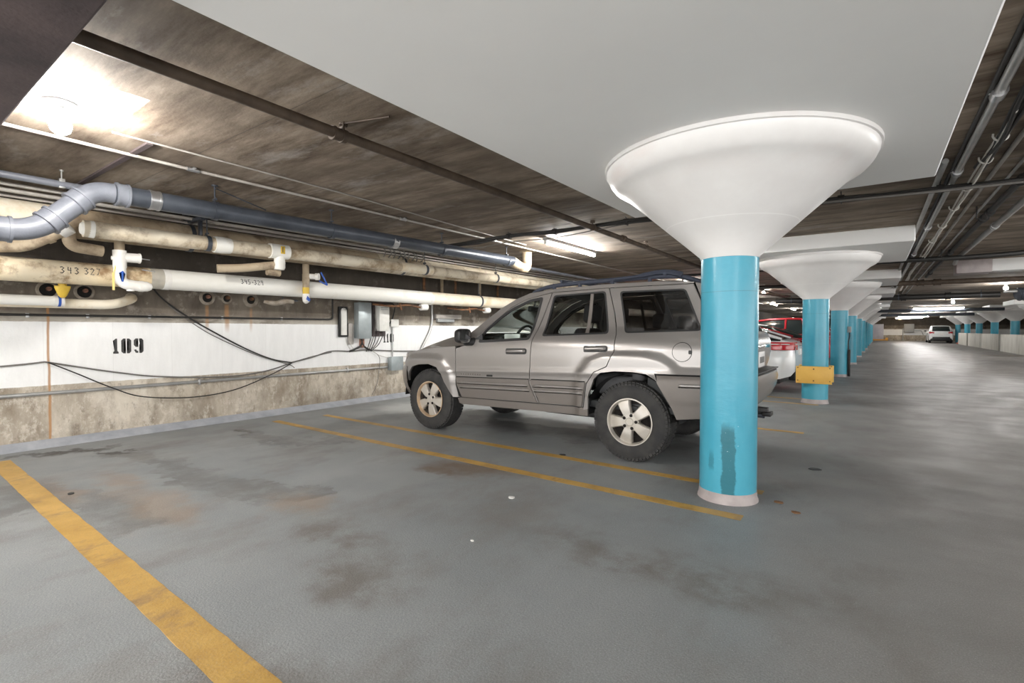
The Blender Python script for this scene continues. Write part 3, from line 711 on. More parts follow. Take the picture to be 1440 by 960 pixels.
t = thing('pipe_fitting', 'vertical stub with yellow and blue tape crossing the white pipe', 'pipe fitting', (-6.55, 4.02, 1.7))
b = B(); tube(b, [(0, 0, .52), (0, 0, .17)], .045, 20); tube(b, [(0, 0, .36), (0, 0, .24)], .05, 20); obj('stub', b, M['beige2'], t)
b = B(); tube(b, [(0, 0, .17), (0, 0, .06)], .046, 20); obj('tape', b, M['yellow'], t)
b = B(); lathe(b, [(.046, .08), (.05, .02), (.045, -.03), (.02, -.055), (0, -.06)], 20); obj('cap', b, M['white_fit'], t)
b = B(); tube(b, [(0, 0, .33), (.02, .14, .335)], .04, 16); tube(b, [(.02, .14, .335), (.06, .17, .335)], .05, 16); obj('side_stub', b, M['white_fit'], t)
b = B(); tube(b, bend([(.06, .2, .40), (.07, .30, .22), (.07, .17, .27)], .02, 4), .011, 8); prism(b, [(-.03, 0), (.02, -.03), (.04, .0), (-.01, .05)], .003, Matrix(((0, 0, 1, .047), (1, 0, 0, .0), (0, 1, 0, -.0), (0, 0, 0, 1)))); obj('lever', b, M['blue_tape'], t)
t = thing('pipe_fitting', 'corroded valve stub poking out under the white pipe', 'pipe fitting', (-6.85, 3.92, 1.66))
b = B(); tube(b, spline([(0, -.35, .0), (.03, -.2, -.02), (.02, -.05, .02), (.05, .06, .01)], 4), [.02, .025, .03, .035, .035, .035, .04, .04, .035, .03, .03, .03, .025], 12); obj('stub', b, M['mortar'], t)
b = B(); tube(b, [(.03, -.1, .05), (.05, -.09, .13)], .007, 8); tube(b, [(.03, 0.02, .03), (.06, .12, .03)], .012, 8); obj('lever', b, M['iron_dark'], t)
for k, (y, lb) in enumerate(((6.45, 'white plugged stub under the joint of the white and cream pipe'), (8.3, 'stained pale stub under the cream pipe, beside the SUV windscreen'))):
    t = thing('pipe_fitting', lb, 'pipe fitting', (-6.75, y, 1.68))
    b = B(); tube(b, [(.02, -.05, .0), (.03, .10, .01)], [.055, .06], 16); obj('plug', b, M['white_fit'], t)
    b = B(); tube(b, spline([(-.2, -.95, .03), (-.05, -.6, .0), (.0, -.35, .03), (.02, -.05, .0)], 4), .018, 10); tube(b, [(-.02, -.5, .06), (0, -.48, -.06)], .02, 8); obj('branch', b, M['rust'], t)
# pipe stubs set in dark round holes in the wall
for y, r, ring, cop, lb in ((1.42, .075, .09, True, 'dark wall hole with a copper stub, leftmost under the tan pipe'), (1.73, .07, .085, True, 'dark wall hole with a copper stub, right of the yellow wrap'), (3.02, .065, .088, True, 'first of three round wall holes under the white pipe, with orange rust'),
    (3.27, .05, .06, False, 'middle of three round wall holes under the white pipe'), (3.60, .062, .098, False, 'right-hand of three round wall holes, ringed with pale mortar')):
    t = thing('wall_hole', lb, 'pipe hole', (XW, y, 1.70), group='round pipe holes in the concrete wall')
    Rm = Matrix.Rotation(PI/2, 4, 'Y')
    b = B(); lathe(b, [(ring+.012, .001), (ring+.004, .014), (r, .018), (r-.004, .004)], 24, Rm); obj('rim', b, M['mortar'], t)
    b = B(); lathe(b, [(0, .003), (r, .005)], 24, Rm); obj('opening', b, M['hole'], t)  # flat near-black disc stands for the opening
    b = B(); lathe(b, [(0, .05), (.022, .05), (.024, .002)], 14, Matrix.Translation((0, .004, .012)) @ Rm); obj('stub', b, M['copper' if cop else 'rust'], t)
# risers in the dark strip between the pipes
b_l = [(-7.15, 6.9), (-7.2, 7.45), (-7.1, 7.75), (-7.15, 8.6), (-7.18, 9.3)]
for k, (xx, yy) in enumerate(b_l):
    rod('riser_pipe', ['first', 'second', 'third', 'fourth', 'fifth'][k]+' brown riser from the left in the dark gap between the cream and beige pipes', [(xx, yy, 1.76), (xx, yy, 2.7195)], .035 if k % 2 else .028, 'beige2' if k % 2 else 'rust', 'pipe', 'risers behind the wall pipes')

# handwriting on the pipes
SEG = {'3': [[(0, .9), (.25, 1), (.5, .8), (.2, .55), (.5, .3), (.25, 0), (0, .1)]], '4': [[(.1, 1), (.05, .5), (.5, .5)], [(.42, .95), (.42, 0)]], '2': [[(0, .8), (.25, 1), (.5, .75), (0, 0), (.5, .0)]], '7': [[(0, 1), (.5, 1), (.15, 0)]], '5': [[(.5, 1), (.05, 1), (.05, .55), (.45, .5), (.4, .05), (0, 0)]], '9': [[(.5, .6), (.1, .6), (.1, .95), (.5, .95), (.45, 0)]], '-': [[(.05, .45), (.4, .45)]]}
def scrawl(text, parent, y, zc, r, h, xoff, th0=.25, gap=.78):
    b = B(); cx = 0
    for ch in text:
        for st in SEG[ch]:
            pts = []
            for u, v in st:
                a = th0 + (v-.5)*h/r
                pts.append((xoff+(r+.0005)*math.cos(a), y+cx+u*h*.85, zc+(r+.0005)*math.sin(a)))
            tube(b, pts, .0045, 6)
        cx += gap*h*(.75 if ch == '-' else 1)
    obj('handwriting', b, M['ink'], parent, smooth=0)
scrawl('343', tw, 1.385+3, zw(1.6), .118, .066, 0, .12, .85)
scrawl('327', tw, 1.575+3, zw(1.7), .118, .066, 0, .16, .75)
scrawl('345-329', tw, 3.15+3, zw(3.4), .118, .062, 0, .30, .72)

# ------------------------------------------------------------------ conduits, boxes and wires on the wall
def wallrod(name, label, pts, r, m, cat='conduit', clips=()):
    t = thing(name, label, cat, pts[0]); o0 = Vector(pts[0])
    b = B(); tube(b, [Vector(p)-o0 for p in pts], r, 12); obj('run', b, M[m], t)
    for y, z in clips:
        b = B(); box(b, (XW-o0.x+.001, y-o0.y-.014, z-o0.z-r*1.9), (XW-o0.x+r*2.3, y-o0.y+.014, z-o0.z+r*1.9), .003); obj('clip', b, M['clamp'], t)
    return t
x = XW+.022
wallrod('steel_conduit', 'long steel conduit along the wall below the white paint band', [(x, -3, .572), (x, 6.08, .585)], .020, 'conduit', clips=[(y, .573+(y-1)*.0021) for y in (-.6, 2.9, 5.2)])
wallrod('steel_conduit', 'thin dark conduit along the top of the white band, turning up at its end', bend([(x, -3, 1.41), (x, 4.86, 1.44), (x, 4.93, 1.45), (x, 4.93, 1.78)], .08), .013, 'cable', clips=[(y, 1.42+(y-1)*.0045) for y in (1.25, 1.75, 2.35, 3.2, 4.05)])
def enclosure(name, label, y0, y1, z0, z1, d, m, lid=True):
    t = thing(name, label, 'electrical box', (XW, (y0+y1)/2, z0)); w = (y1-y0)/2; h = z1-z0
    b = box(B(), (.002, -w, 0), (d, w, h), .008); obj('enclosure_body', b, M[m], t)
    if lid:
        b = box(B(), (d-.002, -w-.006, -.004), (d+.012, w+.006, h+.004), .005); obj('cover', b, M[m], t)
    return t
t = thing('meter_tube', 'narrow upright tube housing in a dark surround, left of the grey box', 'electrical box', (XW, 5.12, 1.18))
b = box(B(), (.002, -.085, -.03), (.05, .085, .48), .01); obj('surround', b, M['black'], t)
b = B(); tube(b, [(.05, 0, .0), (.05, 0, .42)], .052, 20); lathe(b, [(0, .46), (.035, .45), (.052, .42)], 20, Matrix.Translation((.05, 0, 0))); obj('tube', b, M['box_w'], t)
enclosure('junction_box', 'tall galvanised grey electrical box on the wall', 5.36, 5.62, 1.12, 1.74, .13, 'galv')
b = box(B(), (.0, -.035, 0), (.06, .035, .15), .006); o = obj('junction_box', b, M['copper'], loc=(XW+.002, 5.5, .96)); tag(o, 'small reddish box under the tall galvanised box', 'electrical box')
b = box(B(), (.0, -.05, 0), (.04, .05, .36), .006); o = obj('junction_box', b, M['conduit_w'], loc=(XW+.002, 5.27, 1.02)); tag(o, 'slim pale trunking between tube housing and grey box', 'electrical box')
t = enclosure('junction_box', 'cream electrical enclosure on the wall left of number 110', 5.79, 6.0, 1.25, 1.71, .15, 'box_w')
b = box(B(), (.16, -.08, .38), (.166, .08, .39)); box(b, (.16, -.08, .41), (.166, .08, .42)); obj('vent', b, M['box_g'], t)
b = box(B(), (.002, -.17, -.10), (.03, .13, .52), .004); obj('back_plate', b, M['beam'], t)
t = wallrod('steel_conduit', 'upright thin conduit running down through the number 110', [(x, 6.19, 1.36), (x, 6.19, .76)], .013, 'conduit', clips=[(6.19, 1.0)])
enclosure('junction_box', 'small pale switch box at the top of the conduit over number 110', 6.13, 6.30, 1.33, 1.46, .06, 'box_w')
enclosure('junction_box', 'square grey junction box at the end of the long conduit', 6.09, 6.36, .52, .77, .11, 'galv')
wallrod('steel_conduit', 'bent pale conduit dropping behind the SUV bonnet', bend([(x, 7.22, 1.78), (x, 7.22, 1.42), (x, 7.16, 1.25), (x, 6.85, .8)], .15), .026, 'conduit')
t = thing('batten_fitting', 'pale shallow batten fitting on the wall over the SUV bonnet', 'fitting', (XW, 7.65, 1.5))
b = box(B(), (.002, -.38, .0), (.10, .38, .09), .01); obj('batten_body', b, M['conduit_w'], t)
b = box(B(), (.002, -.3, -.07), (.06, .2, 0), .004); obj('tray', b, M['box_g'], t)

def wire(label, pts, r=.008, m='cable_g'):
    rod('cable', label, spline(pts, 8), r, m, 'cable', 'cables draped on the wall', n=8)
xx = XW+.02
wire('grey cable entering from the left and hooked to the wall near its rust streak', [(xx, -2.0, .80), (xx, 0, .84), (xx, 1.04, .89), (xx, 1.38, .92)], .009)
wire('long grey cable sagging shallowly under the number 109', [(xx, 1.38, .92), (xx, 1.98, .77), (xx, 2.49, .675), (xx, 3.26, .62), (xx, 3.8, .66), (xx, 4.2, .76), (xx, 4.55, .84), (xx, 4.9, .90)], .009)
wire('dark cable sagging deepest, below the long conduit', [(xx+.03, 1.40, .915), (xx+.03, 1.65, .77), (xx+.04, 1.95, .59), (xx+.04, 2.26, .45), (xx+.04, 2.81, .385), (xx+.04, 3.35, .435), (xx+.03, 3.9, .62), (xx+.02, 4.2, .76)], .007, 'cable')
wire('pair of dark cables sweeping down from the white pipe to the right', [(xx+.15, 2.30, 1.85), (xx+.03, 2.48, 1.66), (xx, 2.8, 1.42), (xx, 3.17, 1.19), (xx, 3.55, .98), (xx, 3.9, .83), (xx, 4.2, .765)], .010, 'cable')
wire('grey cable beside the sweeping pair, lower by a hand', [(xx, 2.55, 1.58), (xx, 2.95, 1.27), (xx, 3.35, 1.05), (xx, 3.75, .87), (xx, 4.15, .74), (xx, 4.25, .68)], .006)
wire('dark cable rising to the junction boxes', [(xx, 4.2, .765), (xx, 4.55, .83), (xx, 4.9, .915), (xx, 5.3, .90), (xx, 5.6, .915), (xx, 6.3, .87), (xx, 7.0, .85)], .011, 'cable_g')
wire('thick dark cable looping from the bottom of the tall grey box', [(xx+.03, 5.48, 1.11), (xx+.03, 5.47, 1.0), (xx+.02, 5.36, .94), (xx, 5.25, .90)], .018, 'cable')
wire('thick dark cable forking right from the tall grey box', [(xx+.03, 5.48, 1.08), (xx+.03, 5.52, .99), (xx+.02, 5.62, .93), (xx, 5.72, .90)], .018, 'cable')
k = 0
for ya, za, yb, lb in ((5.72, 1.70, 5.62, 'leftmost'), (5.76, 1.55, 5.66, 'second'), (5.80, 1.45, 5.70, 'third'), (5.86, 1.24, 5.70, 'fourth'), (5.93, 1.24, 5.74, 'rightmost')):
    wire(lb+' of the thin cables dropping beside the cream enclosure', [(xx+.02, ya, za), (xx+.05, ya-.0, (za*2+.9)/3+.05), (xx+.05, (ya+yb)/2, (za+.9*2)/3), (xx, yb, .915), (xx, yb-.02, .90)], .007, 'cable_g' if k % 2 else 'cable'); k += 1
for ya, lb in ((5.17, 'left'), (5.24, 'right')):
    wire(lb+' thin pale cable below the tube housing', [(xx, ya, 1.16), (xx+.02, ya+.01, 1.05), (xx, ya+.1, .92)], .005, 'cable_w')
wire('black cable arching from behind the cream enclosure to the switch box', [(xx, 5.95, 1.74), (xx+.05, 6.13, 1.76), (xx+.06, 6.2, 1.68), (xx+.04, 6.17, 1.5), (xx+.03, 6.08, 1.35)], .012, 'cable')
wire('pale cable sagging from the boxes towards the square junction box', [(xx, 5.7, .90), (xx+.02, 5.9, .80), (xx+.02, 6.15, .75), (xx, 6.5, .76), (xx, 7.0, .78)], .006, 'cable_w')
wire('thin grey cable hanging down to the wall foot', [(xx, 5.76, .88), (xx+.03, 5.86, .78), (xx+.02, 5.87, .6), (xx, 5.83, .3), (xx, 5.72, .1)], .005, 'cable_g')

# ------------------------------------------------------------------ ceiling services over the stalls
t = thing('sprinkler_pipe', 'long rusty brown sprinkler pipe under the slab, crossing over the stall', 'pipe', (-3.02, .62, 0))
b = B(); tube(b, [(.0, 0, 2.635), (-.02, 1.5, 2.632), (-.06, 10, 2.63), (-.06, 34, 2.63)], .036, 20); obj('pipe_run', b, M['brown'], t)
b = B()
for yy in (1.5, 6.4): coupling(b, (-.03, yy, 2.632), (0, 1, 0), .043, .09, .006)
obj('coupling', b, M['brown'], t)
for yy in (1.55, 5.4, 7.3, 10.5): hanger(t, -.03, yy, 2.632, .037, ZC, 'brown', .03)
b = B(); tube(b, [(-.0, 1.53, 2.66), (.0, 1.53, 2.72)], .008, 8); tube(b, [(-.02, 1.53, 2.712), (.34, 1.65, 2.712)], .008, 8); obj('brace', b, M['brown'], t)
rod('steel_conduit', 'pale thin conduit along the slab between bulb and drain pipe', [(-4.90, .62, 2.696), (-4.95, 2, 2.696), (-4.93, 30, 2.696)], .0135, 'conduit_w', straps=[(-4.945, 1.95, 2.696), (-4.94, 4.4, 2.696), (-4.935, 6.3, 2.696)])
rod('steel_conduit', 'faint thin conduit line on the slab right of the bulb', [(-4.52, 1.25, 2.710), (-4.56, 3.2, 2.710), (-4.72, 5.3, 2.710), (-4.8, 7.0, 2.710)], .008, 'conduit_w')
b = box(B(), (-6.75, 1.475, 2.70), (-4.56, 1.52, 2.7195), .003); tag(obj('slab_strip', b, M['beam'], smooth=0), 'dark flat strip fixed across the slab near the S offset', 'strip')
b = B(); tube(b, [(-5.42, 2.34, 2.70), (-5.50, 2.9, 2.60)], .006, 8); o = obj('brace_rod', b, M['iron_dark']); tag(o, 'thin dark brace rod slanting from the drain pipe hanger', 'rod')
# black cable bundle crossing the whole bay under the drop panel edge
t = thing('cable_bundle', 'black cable bundle crossing overhead behind the nearest white capital', 'cable', (-5.5, 6.0, 0))
b = B()
base = [(-.1, -.2, 2.60), (.55, -.12, 2.62), (1.1, -.05, 2.66), (1.8, .10, 2.67), (2.9, .05, 2.66), (3.3, .12, 2.66), (4.2, .20, 2.655), (5.2, .28, 2.645), (6.0, .34, 2.63), (6.8, .40, 2.63), (8.4, .44, 2.63), (11, .5, 2.63)]
for k in range(4):
    tube(b, spline([(px, py+random.uniform(-.03, .03)+k*.012, pz+random.uniform(-.02, .015)) for px, py, pz in base], 5), .016, 8)
obj('cables', b, M['cable'], t)
b = B(); tube(b, spline([(px, py-.05, pz-.035) for px, py, pz in base[5:]], 4), .013, 8); tube(b, spline([(px, py+.07, pz-.02-(.06 if 0 < k < 4 else 0)) for k, (px, py, pz) in enumerate(base[:6])], 5), .007, 8); obj('pale_cable', b, M['cable_g'], t)
for px, py, pz in base[2:11]:
    b = B(); tube(b, [(px, py-.05, pz-.04), (px, py+.08, pz-.04), (px, py+.08, pz+.03), (px, py+.0, 2.714)], .006, 6); tube(b, [(px-.03, py+.02, pz), (px+.03, py+.02, pz)], .04, 8); obj('clip', b, M['cable'], t)

# services running down the aisle
def aisle_run(name, label, x, z, r, m, ya=-4, yb=26, cat='conduit', n=12, **k):
    return rod(name, label, [(x, ya, z), (x, yb, z)], r, m, cat, 'services running along the aisle ceiling', n, **k)
aisle_run('steel_conduit', 'grey conduit nearest the edge of the white drop panel', .47, 2.695, .024, 'conduit', ya=5.6)
aisle_run('steel_conduit', 'long grey conduit with couplings, second from the drop panel edge', .585, 2.682, .026, 'conduit', straps=[(.585, y, 2.682) for y in (3.2, 4.15, 6.0, 9.0, 12)])
aisle_run('black_cable', 'black cable strapped along the grey conduit', .545, 2.70, .014, 'cable', cat='cable')
aisle_run('steel_conduit', 'tan conduit beside the black cable bundle over the aisle', .86, 2.70, .018, 'conduit_w')
aisle_run('steel_conduit', 'thin dark conduit over the aisle right of the tan one', 1.0, 2.70, .014, 'conduit')
t = thing('sprinkler_pipe', 'black pipe with joints running over the aisle, left of the white pipe', 'pipe', (1.10, 0, 0))
b = B(); tube(b, [(0, -4, 2.675), (0, 17.2, 2.675)], .032, 16); obj('pipe_run', b, M['cable'], t)
for y in (6.6, 8.2, 8.6, 12, 16):
    b = B(); coupling(b, (0, y, 2.672), (0, 1, 0), .040, .12, .007); obj('coupling', b, M['cable'], t)
b = B()
for y in (8.0, 11.8): tube(b, [(-.14, y, 2.72), (-.14, y, 2.58), (-.1, y, 2.57)], .008, 6)
obj('hanger', b, M['cable'], t)
t = thing('steel_pipe', 'fat white steel pipe over the aisle at the right edge', 'pipe', (1.30, 0, 0))
b = B(); tube(b, bend([(0, -4, 2.67), (0, 13.1, 2.67), (0, 13.4, 2.60)], .1), .036, 20); obj('pipe_run', b, M['conduit'], t)
b = B()
for y in (9.3, 5.0): coupling(b, (0, y, 2.67), (0, 1, 0), .042, .12, .005)
obj('coupling', b, M['conduit'], t)
t = thing('cable_bundle', 'bundle of black cables on hooks over the aisle', 'cable', (.72, -4, 0))
b = B()
for k in range(5):
    tube(b, spline([(random.uniform(-.035, .035), y, 2.665+random.uniform(-.025, .02)-(.02 if int(y*2) % 3 == 0 else 0)) for y in [q*.9 for q in range(12)]], 4), .013, 8)
obj('cables', b, M['cable'], t)
b = B()
for k in range(5):
    tube(b, spline([(random.uniform(-.04, .04)+.0, y, 2.655+random.uniform(-.03, .02)) for y in [8.4+q*2.2 for q in range(9)]], 6), .009, 6)
obj('pale_cables', b, M['cable_w'], t)
for y in (9.0, 9.6, 10.6, 11.6, 12.8, 14.2, 16.0):
    b = B(); tube(b, [(.045*math.cos(a), y+.02*math.cos(a), 2.668+.04*math.sin(a)) for a in [PI*.9+k*PI*1.2/8 for k in range(9)]], .007, 6); obj('hook', b, M['cable_w'], t)
# pipes crossing the aisle
def cross(name, label, y, z, r, m, x0=-6, x1=7.5, cat='pipe', joints=(), dy=.0, group='pipes crossing the aisle ceiling'):
    t = thing(name, label, cat, (0, y, 0), group=group)
    b = B(); tube(b, [(x0, 0, z), (x1, dy, z)], r, 18); obj('pipe_run', b, M[m], t)
    if joints:
        b = B()
        for j in joints: coupling(b, (j, dy*(j-x0)/(x1-x0), z), (1, 0, 0), r*1.25, .16, r*.15)
        obj('coupling', b, M[m], t)
    for hx in (x0+.6, (x0+x1)/2+.7, x1-.5):
        hy = dy*(hx-x0)/(x1-x0); b = B(); tube(b, [(hx, hy, z+r*.5), (hx, hy, ZC-.001)], .009, 8); tube(b, [(hx-.02, hy, z), (hx+.02, hy, z)], r+.006, 18); obj('hanger', b, M['iron_dark'], t)
    return t
cross('cross_pipe', 'brown pipe crossing the aisle ahead of the nearest bulb', 17.4, 2.55, .065, 'brown', -1.5, 8, joints=(1.0, 1.35, 4.5), dy=.4)
cross('cross_pipe', 'black pipe crossing the aisle just beyond the brown one', 24.5, 2.53, .10, 'cable', -3.5, 3.6, joints=(.9, 2.2))
cross('cross_pipe', 'dark pipe crossing the aisle in the distance', 39.5, 2.48, .10, 'iron_dark', -4, 6)
cross('cross_pipe', 'farthest dark pipe crossing the aisle', 50.0, 2.45, .10, 'iron_dark', -4, 6)
cross('cross_pipe', 'thin dark pipe crossing over the stalls seen beside the scuffed column', 12.9, 2.66, .03, 'cable', -6.5, 1.2)
cross('cross_pipe', 'black pipe over the parked cars seen beside the scuffed column', 17.0, 2.58, .055, 'cable', -6.5, -1.4)
b = B(); tube(b, [(-4.2, 17.6, 2.6), (-2.5, 20.6, 2.5)], .04, 12); o = obj('cross_pipe', b, M['brown']); tag(o, 'slanting brown pipe over the parked cars', 'pipe', 'pipes crossing the aisle ceiling')
rod('cable', 'thick black cable drooping across the aisle over the white ledge', spline([(.45, 12.3, 2.62), (1.1, 12.3, 2.60), (1.9, 12.4, 2.62), (2.4, 12.5, 2.65), (4, 12.5, 2.66), (7, 12.5, 2.66)], 6), .045, 'cable', 'cable')
t = thing('boxed_duct', 'white boxed duct across the aisle ceiling at the right edge', 'duct', (1.38, 14.2, 0))
b = box(B(), (0, -.25, 2.45), (.55, .25, ZC-.001), .01); obj('end_box', b, M['base_ring'], t)
b = box(B(), (.55, -.2, 2.47), (7.5, .2, ZC-.001), .01); obj('duct_body', b, M['panel'], t)
t = thing('drain_pipe', 'dark round pipe end hanging at the right edge of the photo', 'pipe', (3.95, 24.0, 2.55))
b = B(); tube(b, bend([(0, 0, -.06), (.25, .1, -.02), (2.5, 1.0, .05)], .2), .19, 24); coupling(b, (.12, .05, -.05), (1, .3, .05), .21, .16, .02); obj('pipe_run', b, M['iron_dark'], t)
b = B(); tube(b, [(-.35, 0, .05), (.0, 0, .05)], .05, 12); tube(b, [(0, 0, 0), (0, 0, .17)], .015, 8); obj('hanger', b, M['conduit'], t)

# ------------------------------------------------------------------ lamps
def bulb_lamp(label, x, y, m, base=True):
    t = thing('bare_bulb', label, 'lamp', (x, y, ZC), group='bare bulbs on the slab')
    b = B(); lathe(b, [(0, -.03), (.055, -.028), (.085, -.014), (.092, 0)], 28); tube(b, [(0, 0, -.02), (0, 0, -.065)], .022, 16); obj('lampholder', b, M['lamp_base'], t)
    b = B(); lathe(b, [(.018, -.06), (.026, -.085), (.052, -.125), (.058, -.15), (.048, -.185), (.02, -.205), (0, -.208)], 20); obj('bulb', b, M[m], t)
    return t
bulb_lamp('glowing bare bulb on the white-painted ceiling patch', -4.22, .90, 'bulb')
for x_, y_, lb in ((3.30, 21.6, 'glowing bulb nearest the right edge, over the aisle'), (2.98, 31.1, 'second glowing bulb down the aisle from the right edge'), (3.4, 57.5, 'farthest small glowing bulb over the aisle'),
                   (-3.2, 19.6, 'glowing bulb over the parked cars seen beside the scuffed column')):
    bulb_lamp(lb, x_, y_, 'bulb_far')
def tube_lamp(label, x, y, L, along='y', z=ZC, m='tube'):
    t = thing('fluorescent_fitting', label, 'lamp', (x, y, z), 0 if along == 'y' else PI/2, group='lit fluorescent fittings')
    b = B(); box(b, (-.035, -L/2, -.05), (.035, L/2, -.001), .006); obj('batten', b, M['enamel'], t)
    b = B(); tube(b, [(0, -L/2+.05, -.078), (0, L/2-.05, -.078)], .019, 14); obj('tube', b, M[m], t)
    b = B()
    for s in (-1, 1): box(b, (-.02, s*(L/2-.03)-.02, -.10), (.02, s*(L/2-.03)+.02, -.045), .004)
    obj('end_cap', b, M['enamel'], t)
    return t
tube_lamp('bright fluorescent tube over the bonnet side of the pewter SUV', -4.20, 7.52, 1.75, m='tube_near')
for y_, lb in ((39.3, 'wide bright fluorescent tube across the aisle, beyond the bulbs'), (46, 'second fluorescent tube across the far aisle'), (55, 'third fluorescent tube across the far aisle'), (63, 'added fourth fluorescent tube across the far aisle'), (70.5, 'added last fluorescent tube before the far wall')):  # the last two tubes are added to brighten the far end
    tube_lamp(lb, 3.1, y_, 2.4, 'x', 2.66)
for y_, lb in ((-2.6, 'added fluorescent fill tube on the aisle ceiling behind the viewpoint'), (9.5, 'added fluorescent fill tube on the aisle ceiling, out past the right edge')):  # unseen tubes added as fill light for the near bay
    tube_lamp(lb, 4.3, y_, 2.4)
for y_, lb in ((15.5, 'added fluorescent tube over the parked cars beyond the SUV'), (23.5, 'added fluorescent tube over the farther parked cars'), (30, 'added tube over the distant parked cars'), (38, 'second added tube over the distant parked cars'), (47, 'third added tube over the distant parked cars'), (57, 'last added tube over the distant parked cars'), (-2.6, 'added fluorescent tube over the stall behind the viewpoint')):  # hidden tubes, added to brighten the stalls
    tube_lamp(lb, -4.4, y_, 2.4)
for x_, y_, lb in ((5.2, 16.5, 'added fluorescent tube over the aisle, past the right edge by the boxed duct'), (7.4, 25, 'added fluorescent tube right of the aisle, level with the nearest bulb'), (8.6, 33, 'added fluorescent tube right of the aisle, level with the second bulb')):  # out-of-view tubes added to light the middle of the aisle
    tube_lamp(lb, x_, y_, 2.4)
for y_, lb in ((30, 'added tube beyond the low barriers'), (45, 'added tube farther beyond the low barriers'), (60, 'farthest added tube beyond the low barriers')):  # extra tubes out of view, added to lift the far right side
    tube_lamp(lb, 10.8, y_, 2.4)

# ------------------------------------------------------------------ yellow guard board, strip on third column, litter
t = thing('column_guard', 'yellow board strapped round the second turquoise column', 'guard board', (col_x(CY[1]), CY[1], 0))
for nm, y_ in (('front_board', -.245), ('rear_board', .205)):
    b = box(B(), (-.265, y_, .35), (.265, y_+.04, .645), .006); obj(nm, b, M['yellow_guard'], t)
b = B()
for s in (-1, 1): tube(b, [(s*.235, -.26, .62), (s*.235, .26, .62)], .009, 8); tube(b, [(s*.235, -.26, .40), (s*.235, .26, .40)], .009, 8)
for z_ in (.40, .60): tube(b, [(0, -.250, z_), (0, -.244, z_)], .012, 8)
obj('bolt', b, M['rust'], t)
t = thing('edge_strip', 'black rubber strip with a rod and small head on the third column', 'strip', (col_x(CY[2])+.212, CY[2]-.05, 0))
b = box(B(), (-.01, -.045, .02), (.05, .045, .74), .012); obj('rubber_strip', b, M['black'], t)
b = B(); tube(b, [(.0, 0, .74), (.0, 0, .95), (.025, 0, 1.1), (.02, 0, 1.22)], .012, 8); obj('rod', b, M['dark_trim'], t)
b = box(B(), (-.03, -.05, 1.2), (.06, .04, 1.36), .012); obj('head', b, M['box_g'], t)
def scrap(name, label, x, y, s, m, cat):
    b = B()
    pts = [(s*(.7+.5*random.random())*math.cos(a), s*(.5+.4*random.random())*math.sin(a)) for a in [k*2*PI/7 for k in range(7)]]
    prism(b, pts, .006, Matrix.Translation((0, 0, .001))); o = obj(name, b, M[m], loc=(x, y, 0), smooth=0); tag(o, label, cat)
scrap('paper_scrap', 'tiny white scrap on the floor in the middle of the stall', -2.19, 3.01, .03, 'litter', 'litter')
scrap('paper_scrap', 'smaller white crumb on the floor, nearer the camera than the scrap', -1.93, 2.25, .012, 'litter', 'litter')
scrap('dead_leaf', 'dark leaf fragment beside the wide yellow line', -5.0, 1.08, .03, 'black', 'leaf')
scrap('dead_leaf', 'brown leaf on the floor right of the scuffed column', -.55, 4.08, .035, 'leaf', 'leaf')
scrap('dead_leaf', 'brown leaf beside the end of the yellow line at the scuffed column', -.42, 3.92, .03, 'leaf', 'leaf')
scrap('dead_leaf', 'black fragment lying in the shadow right of the scuffed column', -.42, 5.25, .05, 'black', 'leaf')
scrap('dead_leaf', 'dark fragment on the floor just in front of the rear tyre', -2.53, 4.36, .035, 'black', 'leaf')

# ------------------------------------------------------------------ the pewter SUV
CX, CYc = -5.2, 5.38     # u=0 sits at x=-5.2; local v = y-CYc, near side v<0
jeep = thing('sport_utility_vehicle', 'pewter sport utility vehicle parked nose to the wall beside the scuffed column', 'car', (CX+2.1, CYc, 0))
U0 = 2.1
def sdist(poly, x, y):
    ins = False; d = 1e9; n = len(poly)
    for i in range(n):
        x0, y0 = poly[i]; x1, y1 = poly[(i+1) % n]
        if (y0 > y) != (y1 > y) and x < (x1-x0)*(y-y0)/(y1-y0)+x0: ins = not ins
        dx, dy = x1-x0, y1-y0
        t = max(0, min(1, ((x-x0)*dx+(y-y0)*dy)/(dx*dx+dy*dy)))
        d = min(d, math.hypot(x-x0-t*dx, y-y0-t*dy))
    return -d if ins else d
FL_R = [(2.78, .70), (2.82, .83), (2.91, .945), (3.05, .995), (3.25, 1.01), (3.47, 1.01), (3.62, .985), (3.72, .925), (3.78, .865), (4.3, .865), (4.3, .3), (2.78, .3)]
FL_F = [(-.2, .80), (.20, .835), (.30, .895), (.50, .905), (.80, .905), (.87, .88), (1.0, .74), (1.02, .66), (1.06, .3), (-.2, .3)]
def hb(u, z):
    b = .902
    if z > 1.05: b -= .30*(z-1.05)*sstep(1.05, 1.3, z)+.03*sstep(1.05, 1.5, z)
    if z < .62: b -= (.62-z)*.09
    b -= .018*((z-.95)/.35)**2 if .6 < z < 1.3 else .018
    if u < .75: b -= .088*((.75-u)/.75)**2.3
    if u > 3.7: b -= .10*((u-3.7)/.6)**2
    if z < 1.06:
        b += .034*sstep(.075, -.01, sdist(FL_R, u, z)) if u > 2.5 else 0
        b += .034*sstep(.07, -.01, sdist(FL_F, u, z)) if u < 1.4 else 0
    # shoulder crease and door cladding
    zc = .775+.036*(u-1.1)
    b += .010*sstep(zc+.05, zc-.01, z)
    if z < zc: b -= .009*sstep(zc-.005, zc-.05, z)
    zl = .698+.026*(u-1.0)
    return b
def L3(u, z, s=-1, off=0): return (u-U0, s*(hb(u, z)+off), z)
